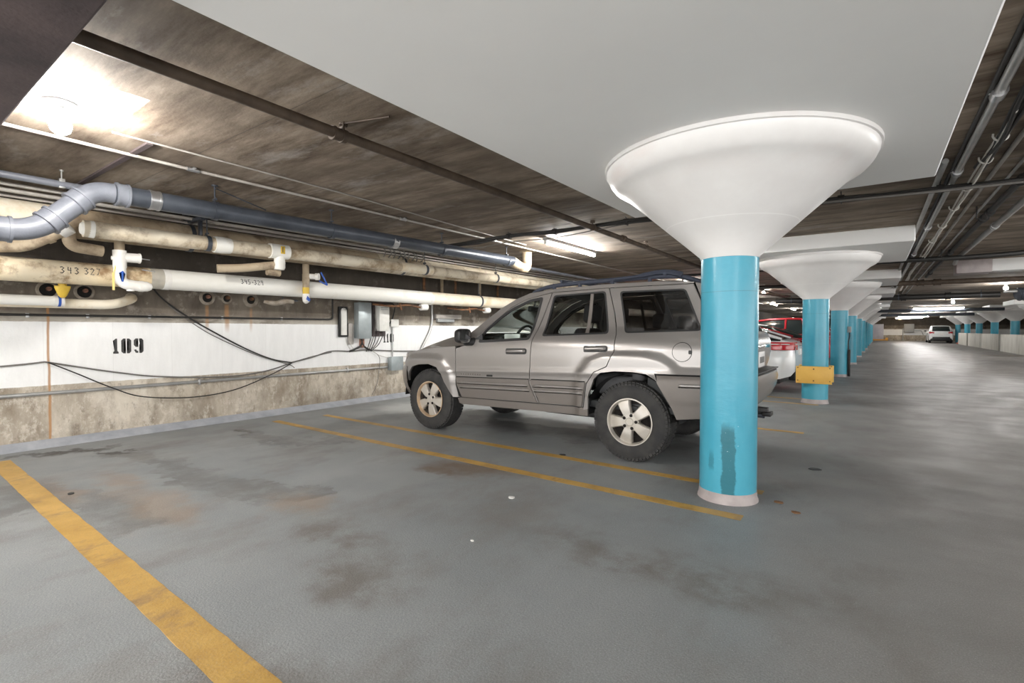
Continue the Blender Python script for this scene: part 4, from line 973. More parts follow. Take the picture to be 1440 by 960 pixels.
def dens(poly, step=.06):
    out = []
    n = len(poly)
    for i in range(n):
        a = Vector(poly[i]); c = Vector(poly[(i+1) % n]); k = max(1, int((c-a).length/step))
        out += [tuple(a+(c-a)*(q/k)) for q in range(k)]
    return out
def inset(poly, d):
    """shrink a polygon by d"""
    n = len(poly); ar = sum(poly[i][0]*poly[(i+1) % n][1]-poly[(i+1) % n][0]*poly[i][1] for i in range(n))
    s = 1 if ar > 0 else -1; out = []
    for i in range(n):
        p0, p1, p2 = Vector(poly[i-1]), Vector(poly[i]), Vector(poly[(i+1) % n])
        e1 = (p1-p0).normalized(); e2 = (p2-p1).normalized()
        n1 = Vector((-e1.y, e1.x))*s; n2 = Vector((-e2.y, e2.x))*s
        m_ = (n1+n2); m_ = m_/max(.35, m_.length_squared/2)/1.0 if m_.length > 1e-6 else n1
        out.append(tuple(p1+m_*d*(1 if m_.length < 3 else .5)))
    return out
def rounded(poly, r):
    q = bend([(*p, 0) for p in [tuple((Vector(poly[-1])+Vector(poly[0]))/2)]+list(poly)+[tuple((Vector(poly[-1])+Vector(poly[0]))/2)]], r, 4)
    return [(p.x, p.y) for p in q[:-1]]
def side_mesh(outer, holes=(), s=-1, step=.03, lip=.03, off=0, zsteps=()):
    """skin panel over the body side: outline and holes in (u, z), edges turned inwards"""
    outer = dens(outer, step); holes = [dens(h, step) for h in holes]
    pts = [Vector(p) for p in outer]; edges = []; n = len(pts)
    edges += [(i, (i+1) % n) for i in range(n)]
    for h in holes:
        b0 = len(pts); pts += [Vector(p) for p in h]; edges += [(b0+i, b0+(i+1) % len(h)) for i in range(len(h))]
    us = [p.x for p in pts[:n]]; zs = [p.y for p in pts[:n]]
    u = min(us)+step*.5
    zl = []
    z = min(zs)+step*.4
    while z < max(zs): zl.append(z); z += step*.6
    while u < max(us):
        for z in zl:
            if sdist(outer, u, z) < -step*.3 and all(sdist(h, u, z) > step*.3 for h in holes): pts.append(Vector((u, z)))
        u += step
    vs, es, fs, *_ = delaunay_2d_cdt(pts, edges, [], 0, 1e-5)
    bm = B()
    V = [bm.verts.new(L3(p.x, p.y, s, off)) for p in vs]
    keep = []
    for f in fs:
        c = sum((vs[i] for i in f), Vector((0, 0)))/len(f)
        if sdist(outer, c.x, c.y) < 0 and all(sdist(h, c.x, c.y) > 0 for h in holes):
            try: keep.append(bm.faces.new([V[i] for i in f]))
            except ValueError: pass
    for v in [v for v in bm.verts if not v.link_faces]: bm.verts.remove(v)
    if lip:
        be = [e for e in bm.edges if len(e.link_faces) == 1]
        r = bmesh.ops.extrude_edge_only(bm, edges=be)
        nv = [g for g in r['geom'] if isinstance(g, bmesh.types.BMVert)]
        for v in nv: v.co.y -= s*lip
    return bm

WIN1 = [(1.46, 1.128), (2.150, 1.168), (2.206, 1.622), (2.05, 1.60), (1.818, 1.508), (1.66, 1.405), (1.50, 1.262)]
WIN2 = [(2.312, 1.203), (3.068, 1.233), (2.962, 1.660), (2.355, 1.640)]
WIN3 = [(3.246, 1.238), (3.955, 1.262), (3.775, 1.648), (3.125, 1.652)]
ROOFL = [(1.28, 1.235), (1.45, 1.375), (1.65, 1.520), (1.841, 1.620), (2.024, 1.685), (2.338, 1.718), (2.97, 1.738), (3.5, 1.738), (3.85, 1.715), (3.92, 1.70)]
FD = [(1.165, .452), (1.10, .60), (1.096, .70), (1.096, 1.045), (1.30, 1.10), (1.385, 1.155), (1.475, 1.275), (1.80, 1.528), (2.0, 1.618), (2.325, 1.680), (2.198, 1.154), (2.180, .83), (2.176, .735), (2.285, .475)]
RD = [(2.285, .475), (2.176, .735), (2.180, .83), (2.198, 1.154), (2.325, 1.680), (3.0, 1.697), (3.10, 1.43), (3.160, 1.223), (3.166, 1.052), (3.10, .909), (2.967, .849), (2.881, .731), (2.834, .484)]
FF = [(.20, .965), (.524, 1.020), (.715, 1.048), (1.096, 1.072), (1.096, .70), (1.10, .60), (1.160, .462), (1.105, .445), (1.05, .445), (.975, .54), (.915, .625), (.868, .727), (.80, .80), (.667, .834), (.458, .821), (.342, .787), (.268, .696), (.250, .60), (.235, .78), (.19, .80), (.17, .83)]
RARCH = [(2.890, .47), (2.895, .60), (2.967, .778), (3.036, .843), (3.186, .865), (3.366, .866), (3.50, .855), (3.586, .801), (3.66, .68), (3.738, .545), (3.775, .455)]
RQ = [(3.0, 1.697), (3.10, 1.43), (3.160, 1.223), (3.166, 1.052), (3.10, .909), (2.967, .849), (2.881, .731), (2.834, .484), (2.834, .455)] + RARCH[:-1] + [(3.60, .862-.06), (3.585, .862), (4.10, .868), (4.12, .96), (4.10, 1.24), (3.945, 1.49), (3.845, 1.697)]
CANT = [(1.28, 1.09), (1.28, 1.235), (1.45, 1.375), (1.65, 1.520), (1.841, 1.620), (2.024, 1.685), (2.338, 1.718), (2.97, 1.738), (3.5, 1.738), (3.85, 1.715), (3.845, 1.697), (3.0, 1.697), (2.325, 1.680), (2.0, 1.618), (1.80, 1.528), (1.475, 1.275), (1.385, 1.155), (1.30, 1.10)]
RB = [(3.60, .857), (4.12, .862), (4.14, .62), (4.10, .50), (3.775, .455), (3.738, .545), (3.66, .68), (3.60, .78)]
GATE = [(3.85, 1.712), (3.92, 1.70), (4.06, 1.49), (4.21, 1.25), (4.10, 1.24), (3.95, 1.49)]
SILL = [(1.10, .438), (1.16, .449), (2.0, .462), (2.834, .478), (2.88, .47), (2.88, .40), (2.0, .382), (1.16, .368), (1.12, .38)]
G = .004
for s in (-1, 1):
    side = 'near' if s < 0 else 'far'
    obj('front_fender', side_mesh(inset(FF, G), s=s), M['paint'], jeep)
    d = obj('front_door', side_mesh(inset(FD, G), [rounded(WIN1, .04)], s=s), M['paint'], jeep)
    obj('window', side_mesh(rounded(WIN1, .04), s=s, off=-.018, lip=0, step=.12), M['glass_c'], d)
    fr = side_mesh(rounded(inset(WIN1, -.012), .04), [rounded(inset(WIN1, .017), .035)], s=s, off=.002, lip=.02, step=.05); obj('window_seal', fr, M['dark_trim'], d)
    r_ = obj('rear_door', side_mesh(inset(RD, G), [rounded(WIN2, .035)], s=s), M['paint'], jeep)
    obj('window', side_mesh(rounded(WIN2, .035), s=s, off=-.018, lip=0, step=.12), M['glass_m'], r_)
    fr = side_mesh(rounded(inset(WIN2, -.006), .035), [rounded(inset(WIN2, .012), .03)], s=s, off=.002, lip=.02); obj('window_seal', fr, M['dark_trim'], r_)
    b = side_mesh([(2.795, 1.655), (2.828, 1.655), (2.855, 1.23), (2.815, 1.23)], s=s, off=-.006, lip=.012); obj('window_divider', b, M['clad'], r_)
    q = obj('rear_quarter', side_mesh(inset(RQ, G), [rounded(WIN3, .04)], s=s), M['paint'], jeep)
    obj('window', side_mesh(rounded(WIN3, .04), s=s, off=-.008, lip=0, step=.12), M['glass_d'], q)
    fr = side_mesh(rounded(inset(WIN3, -.004), .04), [rounded(inset(WIN3, .012), .035)], s=s, off=.001, lip=.015); obj('window_seal', fr, M['dark_trim'], q)
    obj('roof_side', side_mesh(inset(CANT, .002), s=s, lip=.02), M['paint'], jeep)
    obj('rear_pillar', side_mesh(inset(GATE, .004), s=s), M['paint'], jeep)
    obj('rear_bumper_side', side_mesh(inset(RB, G), s=s, off=.012), M['clad'], jeep)
    obj('sill', side_mesh(SILL, s=s, off=-.004), M['clad'], jeep)
    cl = side_mesh([(1.183, .462), (1.114, .602), (1.108, .694), (1.9, .716), (2.166, .724), (2.168, .69), (2.262, .484)], s=s, off=.018, lip=.02); obj('lower_cladding', cl, M['clad'], d)
    cl = side_mesh([(2.302, .486), (2.198, .690), (2.196, .725), (2.868, .742), (2.866, .72), (2.822, .494)], s=s, off=.018, lip=.02); obj('lower_cladding', cl, M['clad'], r_)
    for (ua, zA, ub, zB), par in (((1.108, .700, 2.164, .7295), d), ((2.198, .7305, 2.866, .748), r_)):
        b = B(); tube(b, [L3(ua+(ub-ua)*k/12, zA+(zB-zA)*k/12, s, .004) for k in range(13)], .0045, 8); obj('cladding_gap', b, M['seam'], par)
    # door cladding ribs, quarter rib
    for (u0, u1, za, zb_), par in (((1.125, 2.155, .637, .663), d), ((1.16, 2.175, .586, .612), d), ((2.22, 2.85, .665, .682), r_), ((2.235, 2.84, .614, .631), r_), ((3.80, 4.08, .772, .776), q)):
        b = B(); n_ = 14
        tube(b, [L3(u0+(u1-u0)*k/n_, za+(zb_-za)*k/n_, s, .020) for k in range(n_+1)], [.003]+[.0135]*(n_-1)+[.003], 10); rib_ = obj('cladding_rib', b, M['paint'], par)
        b = B(); tube(b, [L3(u0+(u1-u0)*k/n_, za+(zb_-za)*k/n_-.0165, s, .0175) for k in range(n_+1)], .0045, 8); obj('rib_shade', b, M['seam'], rib_)  # dark line that draws the shade under each rib
    b = side_mesh([(1.12, .462), (1.085, .60), (1.09, .695), (1.11, .695), (1.108, .60), (1.175, .462)], s=s, off=.003, lip=.01); obj('gap', b, M['seam'], jeep)
    # handles
    for (u0, u1, zz), par in (((1.868, 2.128, 1.03), d), ((2.845, 3.085, 1.078), r_)):
        b = side_mesh(rounded([(u0-.012, zz-.036), (u1+.012, zz-.030), (u1+.012, zz+.036), (u0-.012, zz+.030)], .03), s=s, off=.001, lip=.004, step=.04); h_ = obj('handle', b, M['dark_trim'], par)
        b = B(); tube(b, [L3(u0+.01, zz-.004, s, .002), L3(u0+.03, zz, s, .022), L3(u1-.07, zz+.006, s, .024), L3(u1-.03, zz+.006, s, .018), L3(u1-.01, zz+.005, s, .002)], [.013, .018, .019, .019, .014], 12); obj('handle_grip', b, M['paint'], par)
        b = B(); c_ = Vector(L3(u1-.03, zz+.004, s, .018)); tube(b, [c_, c_+Vector((0, s*.012, 0))], .016, 16); obj('lock', b, M['clad'], par)
    if s < 0:
        b = B(); c_ = (3.815, 1.068); ring = [(c_[0]+.088*math.cos(k*PI/16), c_[1]+.088*math.sin(k*PI/16)) for k in range(32)]; ring2 = [(c_[0]+.083*math.cos(k*PI/16), c_[1]+.083*math.sin(k*PI/16)) for k in range(32)]
        fl = obj('fuel_flap', side_mesh(ring2, s=s, off=.003, lip=.008, step=.03), M['paint'], jeep)
        obj('flap_gap', side_mesh(ring, s=s, off=.0012, lip=0, step=.03), M['seam'], fl)
        obj('finger_notch', side_mesh(rounded([(3.872, 1.05), (3.902, 1.05), (3.902, 1.085), (3.872, 1.085)], .012), s=s, off=.0045, lip=.004, step=.02), M['dark_trim'], fl)
        b = side_mesh(rounded([(1.578, .727), (1.662, .729), (1.662, .752), (1.578, .750)], .006), s=s, off=.006, lip=.006, step=.03); obj('badge', b, M['black'], d)
        b = B()
        for k in range(9): box(b, (-.009, -.002, -.008), (.009, .002, .008), .002, mat=Matrix.Translation(L3(1.19+k*.036, .738+k*.0008, s, .003)))
        obj('door_lettering', b, M['clad'], d)
    # mirror

    b = B(); A_ = Vector(L3(1.36, 1.13, s, 0)); m0 = Vector((1.335-U0, s*1.035, 1.195))
    secs = []
    for k, (du, sc_) in enumerate(((-.07, .55), (-.05, .88), (-.015, 1.0), (.025, 1.0), (.038, .96))):
        secs.append([(m0.x+du, m0.y+.105*sc_*math.copysign(abs(math.cos(a))**.55, math.cos(a)), m0.z+.085*sc_*math.copysign(abs(math.sin(a))**.55, math.sin(a))) for a in [q_*2*PI/24 for q_ in range(25)]])
    gv = grid(b, secs); b.faces.new([v for v in gv[0][:-1]]); mo = obj('side_mirror', b, M['black'], d)
    b = B(); b.faces.new([b.verts.new((m0.x+.034, p[1]*.93+m0.y*.07, p[2]*.93+m0.z*.07)) for p in secs[-1][:-1]]); obj('mirror_glass', b, M['chrome'], mo)
    b = B(); tube(b, [A_+Vector((0, -s*.03, .0)), A_+Vector((-.03, s*.08, -.01)), m0+Vector((.01, -s*.06, -.07))], [.05, .04, .035], 12); prism(b, [(1.30-U0, 1.105), (1.50-U0, 1.13), (1.50-U0, 1.225)], .016, Matrix(((1, 0, 0, 0), (0, 0, s, s*(hb(1.4, 1.17)-.008)), (0, 1, 0, 0), (0, 0, 0, 1)))); obj('mirror_arm', b, M['dark_trim'], mo)

# bonnet, screen, roof
PLAN = [(.20, .855), (.08, .76), (.0, .66), (-.07, .52), (-.115, .34), (-.135, .17), (-.14, 0)]
PLANF = PLAN+[(u, -v) for u, v in PLAN[::-1][1:]]
def ufront(v): return lerp_tab(sorted([(vv, uu) for uu, vv in PLAN]), abs(v))
ZE = [(.0, .93), (.2, .962), (.524, 1.020), (.715, 1.048), (1.1, 1.072), (1.27, 1.085)]
vs_ = [-.862, -.85, -.82, -.78, -.73, -.67, -.6, -.45, -.25, 0]; vs_ = vs_+[-v for v in vs_[::-1][1:]]
rows = []
for v in vs_:
    r = []
    for k in range(15):
        w = k/14; u0 = ufront(v)+.01; u1 = 1.25-.13*(1-(v/.862)**2); u = u0+(u1-u0)*w
        edge = min(hb(u, lerp_tab(ZE, u))-.004, abs(v)) if abs(v) > .84 else abs(v)
        rise = (.045+.095*sstep(0, 1.1, u))*sstep(.86, .60, abs(v))+.012*(1-(v/.6)**2 if abs(v) < .6 else 0)
        r.append((u-U0, math.copysign(min(edge, hb(max(u, .2), lerp_tab(ZE, u))-.003), v), lerp_tab(ZE, u)+rise-.03*(1-w)**6))
    rows.append(r)
b = B(); grid(b, rows); obj('bonnet', b, M['paint'], jeep)
b = B(); rows = []
for k in range(9):
    v = -.80+1.6*k/8
    rows.append([(1.08-U0+.16*(abs(v)/.8)**2, v, 1.185-.07*(abs(v)/.8)**4), (1.27-U0+.1*(abs(v)/.8)**2-.06, v, 1.17)])
grid(b, rows); obj('cowl', b, M['dark_trim'], jeep)
rows = []
for k in range(9):
    w = k/8; u = 1.28+(2.03-1.28)*w; zz = lerp_tab(ROOFL, u)
    hw = hb(u, zz)-.004
    rows.append([(u-U0-(.17*(1-w)+.05)*(1-(q/7)**2), hw*q/7, zz+.035*(1-(q/7)**2)*w) for q in range(-7, 8)])
b = B(); grid(b, rows); obj('windscreen', b, M['glass_c'], jeep)
def roof_z(u, v, hw): return lerp_tab(ROOFL, u)+.042*(1-(v/hw)**2)*sstep(3.97, 3.6, u)+.0
rows = []
for k in range(21):
    u = 2.024+(3.90-2.024)*k/20; zz = lerp_tab(ROOFL, u); hw = hb(u, zz)-.002
    uu = lambda q: u-(.05*(1-(q/10)**2) if k == 0 else 0)
    rows.append([(uu(q)-U0, hw*q/10, roof_z(u, hw*q/10, hw)-.012*sstep(.8, 1, abs(q)/10)*0) for q in range(-10, 11)])
b = B(); grid(b, rows); obj('roof', b, M['paint'], jeep)
b = B(); grid(b, [[(x_, y_, z_-.03) for x_, y_, z_ in r] for r in rows]); obj('headliner', b, M['head'], jeep)
# roof rails with the cross strap bundle
for s in (-1, 1):
    b = B(); P = [(2.02, 1.690), (2.10, 1.722), (2.25, 1.752), (2.54, 1.772), (2.95, 1.782), (3.30, 1.788), (3.50, 1.790), (3.68, 1.780), (3.80, 1.750), (3.89, 1.712)]
    pts = spline([(u-U0, s*(hb(u, lerp_tab(ROOFL, u))-.07), z) for u, z in P], 4); n_ = len(pts)
    tube(b, pts, [.012+.013*math.sin(PI*min(1, max(0, k/(n_-1)*1.0)))**.4 for k in range(n_)], 10)
    for u in (2.3, 2.62, 3.0, 3.4): tube(b, [(u-U0, s*(hb(u, 1.72)-.07), 1.70), (u-U0, s*(hb(u, 1.72)-.07), 1.78)], .022, 8)
    obj('roof_rail', b, M['strap'], jeep)
b = B()
for s in (-1, 1):
    tube(b, spline([(3.05-U0, s*.63, 1.785), (3.3-U0, s*.63, 1.800), (3.48-U0, s*.61, 1.826), (3.60-U0, s*.60, 1.822), (3.72-U0, s*.61, 1.79)], 5), [.016]*6+[.024]*10+[.028]*5, 8)
tube(b, spline([(3.56-U0, -.62, 1.812), (3.53-U0, -.3, 1.83), (3.53-U0, .3, 1.83), (3.56-U0, .62, 1.812)], 5), .020, 10)
obj('rack_crossbar', b, M['strap'], jeep)
b = B(); tube(b, spline([(2.40-U0, -.61, 1.80), (2.40-U0, -.3, 1.815), (2.40-U0, .3, 1.815), (2.40-U0, .61, 1.80)], 5), .016, 10)
obj('rack_crossbar', b, M['strap'], jeep)

# nose
def fascia(z0, z1, push, inn=0, nz=5, vlim=1.0):
    rows = []
    for k in range(nz):
        z = z0+(z1-z0)*k/(nz-1)
        p_ = push*(1-abs(2*k/(nz-1)-1)**3*.5)
        r = []
        for u, v in PLANF:
            r.append((u-p_-U0, v*(1+inn), z))
        rows.append(r)
    return rows
b = B(); grid(b, fascia(.80, .962, .0)); no = obj('nose_panel', b, M['paint'], jeep)
b = B()
for k in range(7): box(b, (-.16-U0, -.30+k*.1-.028, .81), (-.13-U0, -.30+k*.1+.028, .955), .012)
obj('grille_slot', b, M['black'], no)
for s in (-1, 1):
    b = B(); grid(b, [[(lerp_tab(sorted([(vv, uu) for uu, vv in PLAN]), v)-.012-U0, s*v, z) for v in (.42, .5, .6, .7)] for z in (.83, .88, .94)]); obj('headlamp', b, M['lens_clear'], jeep)
    b = B(); grid(b, [[(u-.006-U0, s*v*1.006, z) for u, v in ((.06, .745), (.11, .79), (.16, .828), (.205, .862))] for z in (.845, .90, .95)]); obj('turn_signal', b, M['lens_amber'], jeep)
BP = [(.255, .895), (.19, .872), (.10, .805), (.02, .715), (-.06, .58), (-.125, .40), (-.16, .2), (-.17, 0)]
BPF = BP+[(u, -v) for u, v in BP[::-1][1:]]
rows = []
for z, d_ in ((.80, .0), (.792, .03), (.74, .045), (.66, .045), (.58, .03), (.50, .0), (.44, -.06), (.42, -.12)):
    rows.append([(u-d_*(1 if u < .15 else .35)-U0, v*(1+d_*.35), z+(.0 if z > .5 else .03*(u > .2))) for u, v in BPF])
b = B(); grid(b, rows); obj('front_bumper', b, M['clad'], jeep)

# tail: gate, glass, lamps, bumper
def plan_rear(v, u_c, u_e, w): t_ = min(1, abs(v)/w); return u_c-(u_c-u_e)*t_**11
rows = []
for z, uc in ((.84, 4.255), (.95, 4.29), (1.05, 4.31), (1.15, 4.305), (1.22, 4.28), (1.245, 4.26)):
    rows.append([(plan_rear(v, uc, 4.12, .835)-U0, v, z) for v in [-.835+1.67*k/24 for k in range(25)]])
b = B(); grid(b, rows); gt = obj('tailgate', b, M['paint'], jeep)
rows = []
for k in range(6):
    w = k/5; u = 4.235+(3.925-4.235)*w; z = 1.25+(1.70-1.25)*w; hw = hb(min(u, 4.2), z)-.05
    rows.append([(u-.05*(abs(q)/6)**3-U0, hw*q/6, z+.03*(1-(q/6)**2)*w) for q in range(-6, 7)])
b = B(); grid(b, rows); obj('rear_window', b, M['glass_d'], gt)
b = B(); box(b, (4.296-U0, -.17, .90), (4.308-U0, .17, 1.06), .01); obj('plate_recess', b, M['clad'], gt, smooth=0)
b = B(); box(b, (4.308-U0, -.155, .905), (4.317-U0, .155, 1.055), .006); pl_ = obj('number_plate', b, M['plate'], gt)
b = B()
for k in range(6): box(b, (4.316-U0, -.115+k*.04, .945), (4.3185-U0, -.091+k*.04, 1.005), .002)
obj('plate_characters', b, M['dash'], pl_)
b = B(); box(b, (4.28-U0, -.33, 1.085), (4.335-U0, .33, 1.125), .014); obj('tailgate_grip', b, M['chrome'], gt)
b = B(); tube(b, [(4.25-U0, 0, 1.255), (4.275-U0, -.02, 1.30), (4.20-U0, -.35, 1.33)], .012, 8); obj('rear_wiper', b, M['black'], gt)
b = B(); rows = []
for z in (1.715, 1.735, 1.75): rows.append([(3.84-U0+(1.75-z)*2.2, .60*q/8, z+.018*(1-(q/8)**2)) for q in range(-8, 9)])
grid(b, rows); obj('roof_spoiler', b, M['paint'], jeep)
for s in (-1, 1):
    b = B(); grid(b, [[(u-U0, s*v, z) for u, v in ((4.10, hb(4.10, z)+.003), (4.13, hb(4.12, z)+.001), (4.16, hb(4.14, z)-.012), (4.185, .848))] for z in (.93, 1.0, 1.08, 1.16, 1.235)]); obj('tail_lamp', b, M['lens_red'], jeep)
BR = [(4.06, .900), (4.18, .885), (4.28, .82), (4.345, .70), (4.375, .5), (4.385, .25), (4.39, 0)]
BRF = BR+[(u, -v) for u, v in BR[::-1][1:]]
rows = []
for z, d_ in ((.86, -.14), (.865, -.03), (.85, .0), (.79, .015), (.70, .0), (.60, -.05), (.52, -.12), (.49, -.2)):
    rows.append([(u+d_*min(1, max(0, (u-4.0)/.2))-U0, v+math.copysign(d_*.3, v) if abs(v) > .01 else 0, z) for u, v in BRF])
b = B(); grid(b, rows); obj('rear_bumper', b, M['clad'], jeep)
b = B(); box(b, (4.05-U0, -.04, .44), (4.38-U0, .04, .51), .01); box(b, (4.33-U0, -.07, .43), (4.41-U0, .07, .47), .008); obj('tow_hitch', b, M['black'], jeep)
b = B(); box(b, (4.26-U0, -.62, .862), (4.375-U0, .62, .876), .005); obj('step_pad', b, M['dark_trim'], jeep)
b = B(); tube(b, [(3.6-U0, .55, .36), (4.25-U0, .60, .34)], .035, 14, cap=False); obj('exhaust', b, M['iron_dark'], jeep)

# underside, cabin
b = B(); box(b, (.25-U0, -.58, .40), (4.15-U0, .58, .52), .02); box(b, (1.1-U0, -.84, .40), (2.85-U0, .84, .50), .01); box(b, (2.0-U0, -.35, .28), (2.7-U0, .35, .42), .03); tube(b, [(.625-U0, -.7, .385), (.625-U0, .7, .385)], .05, 12); tube(b, [(3.315-U0, -.7, .385), (3.315-U0, .7, .385)], .05, 12); obj('underbody', b, M['black'], jeep)
b = B(); box(b, (3.78-U0, -.80, .46), (4.20-U0, .80, .84), .03); obj('bumper_core', b, M['black'], jeep)
for s in (-1, 1):
    for u in (.625, 3.315):
        b = B(); rows = []
        for k in range(17):
            a = .02+(PI-.04)*k/16
            rows.append([(u-U0+.47*math.cos(a), s*v, .40+.455*math.sin(a)) for v in (.55, .86)])
        grid(b, rows); b.faces.new([b.verts.new((u-U0+.47*math.cos(.02+(PI-.04)*k/16), s*.55, .40+.455*math.sin(.02+(PI-.04)*k/16))) for k in range(17)]); obj('wheel_well', b, M['black'], jeep)
b = B(); box(b, (1.05-U0, -.78, .98), (1.58-U0, .78, 1.13), .05, seg=3); box(b, (1.42-U0, -.62, 1.10), (1.60-U0, -.18, 1.20), .04, seg=3); box(b, (1.48-U0, -.12, .55), (1.62-U0, .12, 1.08), .03); obj('dashboard', b, M['dash'], jeep)
b = B()
ring = [Vector((1.74-U0+.06*math.sin(a)*1.0, -.38+.185*math.cos(a), 1.15+.165*math.sin(a))) for a in [k*2*PI/28 for k in range(29)]]
tube(b, ring, .016, 10, cap=False); tube(b, [(1.60-U0, -.38, 1.10), (1.735-U0, -.38, 1.15)], .03, 12); tube(b, [(1.74-U0, -.55, 1.15), (1.73-U0, -.38, 1.15), (1.74-U0, -.21, 1.15)], .022, 8); tube(b, [(1.72-U0, -.38, 1.15), (1.75-U0, -.38, 1.15)], .065, 16); obj('steering_wheel', b, M['dash'], jeep)
b = B(); box(b, (1.60-U0, -.10, 1.50), (1.65-U0, .14, 1.575), .025, seg=3); tube(b, [(1.63-U0, .02, 1.56), (1.66-U0, .02, 1.66)], .01, 8); obj('interior_mirror', b, M['dash'], jeep)
for v in (-.38, .38):
    b = B(); box(b, (1.95-U0, v-.25, .55), (2.48-U0, v+.25, .74), .06, seg=3)
    box(b, (-.07, -.25, 0), (.07, .25, .62), .06, seg=3, mat=Matrix.Translation((2.50-U0, v, .68)) @ Matrix.Rotation(.22, 4, 'Y')); st_ = obj('front_seat', b, M['seat'], jeep)
    b = B(); box(b, (-.055, -.15, 0), (.055, .15, .21), .05, seg=3, mat=Matrix.Translation((2.66-U0, v, 1.34)) @ Matrix.Rotation(.12, 4, 'Y')); tube(b, [(2.63-U0, v-.06, 1.25), (2.66-U0, v-.06, 1.38)], .008, 8); tube(b, [(2.63-U0, v+.06, 1.25), (2.66-U0, v+.06, 1.38)], .008, 8); obj('headrest', b, M['seat'], st_)
b = B(); box(b, (2.85-U0, -.70, .6), (3.3-U0, .70, .80), .06, seg=3); box(b, (-.07, -.70, 0), (.07, .70, .55), .06, seg=3, mat=Matrix.Translation((3.30-U0, 0, .75)) @ Matrix.Rotation(.25, 4, 'Y'))
for v in (-.4, .4): box(b, (3.40-U0, v-.14, 1.27), (3.50-U0, v+.14, 1.43), .04, seg=3)
obj('rear_seat', b, M['seat'], jeep)
b = B(); box(b, (1.3-U0, -.80, .48), (4.15-U0, .80, .55), .01); box(b, (3.45-U0, -.78, .55), (4.12-U0, .78, 1.12), .02); obj('cabin_floor', b, M['dash'], jeep)
b = box(B(), (1.76-U0, -.80, 1.13), (1.98-U0, -.79, 1.22), .003); obj('sun_card', b, M['plate'], jeep)

def wheel(parent, u, v, s, rim_lip='lip', a0=40, Rt=.384, rr=.228, w=.235):
    """tyre and five-spoke rim; outer face towards s"""
    mt = Matrix.Translation((u-U0, v, Rt)) @ Matrix.Rotation(-s*PI/2, 4, 'X')   # local +z -> outward (s*y)
    b = B(); h = w/2
    lathe(b, [(rr, -h+.01), (rr+.02, -h-.002), (Rt-.07, -h-.006), (Rt-.03, -h+.008), (Rt-.008, -h+.03), (Rt, -h+.05), (Rt, h-.05), (Rt-.008, h-.03), (Rt-.03, h-.008), (Rt-.05, h+.001), (Rt-.09, h+.006), (rr+.02, h+.002), (rr-.004, h-.008)], 64, mt)
    for k in range(60):
        a = 2*PI*k/60
        for zz in (-.085, -.035, .02, .07):
            box(b, (Rt-.012, -.015, zz-.020), (Rt+.0015, .015, zz+.020), 0, mat=mt @ Matrix.Rotation(a+.03*(zz > 0), 4, 'Z'))
        box(b, (Rt-.040, -.015, h-.02), (Rt-.014, .015, h-.0045), 0, mat=mt @ Matrix.Rotation(a, 4, 'Z'))
    ty = obj('tyre', b, M['rubber'], parent, clean=False)
    b = B(); lathe(b, [(rr-.017, h-.03), (rr-.012, h-.012), (rr-.001, h+.001), (rr+.001, h+.007), (rr-.010, h+.008), (rr-.019, h-.012), (rr-.024, h-.03)], 56, mt); obj('rim_lip', b, M[rim_lip], ty)
    b = B(); lathe(b, [(rr-.010, -h+.02), (rr-.022, .0), (rr-.022, h-.028)], 56, mt); obj('rim_barrel', b, M['barrel'], ty)
    b = B(); lathe(b, [(0, h-.085), (rr-.018, h-.085)], 40, mt); lathe(b, [(.14, h-.075), (.155, h-.07)], 40, mt); obj('brake_disc', b, M['alloy_hole'], ty)
    b = B()
    for k in range(5):
        a = math.radians(a0)+2*PI*k/5
        m5 = mt @ Matrix.Rotation(a, 4, 'Z')
        secs = []
        for r_i, hw_, z_ in ((.03, .032, h-.010), (.075, .044, h-.004), (.12, .052, h-.002), (.165, .060, h-.008), (.20, .068, h-.020), (rr-.016, .073, h-.022)):
            secs.append([m5 @ Vector((r_i, q, z)) for q, z in ((-hw_, z_-.05), (-hw_, z_-.016), (-hw_*.86, z_-.002), (-hw_*.8, z_), (0, z_+.001), (hw_*.8, z_), (hw_*.86, z_-.002), (hw_, z_-.016), (hw_, z_-.05))])
        grid(b, secs)
    lathe(b, [(0, h+.004), (.035, h+.004), (.042, h-.002), (.078, h-.004), (.090, h-.016), (.09, h-.06)], 40, mt)
    obj('spokes', b, M['alloy'], ty, smooth=25)
    b = B()
    for k in range(5):
        a = math.radians(a0)+2*PI*(k+.5)/5
        c0 = mt @ Vector((.064*math.cos(a), .064*math.sin(a), h-.012)); c1_ = mt @ Vector((.064*math.cos(a), .064*math.sin(a), h+.0005)); tube(b, [c0, c1_+(c1_-c0).normalized()*.002], .0155, 12)
    obj('lug_nut', b, M['alloy_hole'], ty)
    return ty
for s in (-1, 1):
    wheel(jeep, .625, s*.757, s, 'lip', 62)
    wheel(jeep, 3.315, s*.757, s, 'alloy', 40)

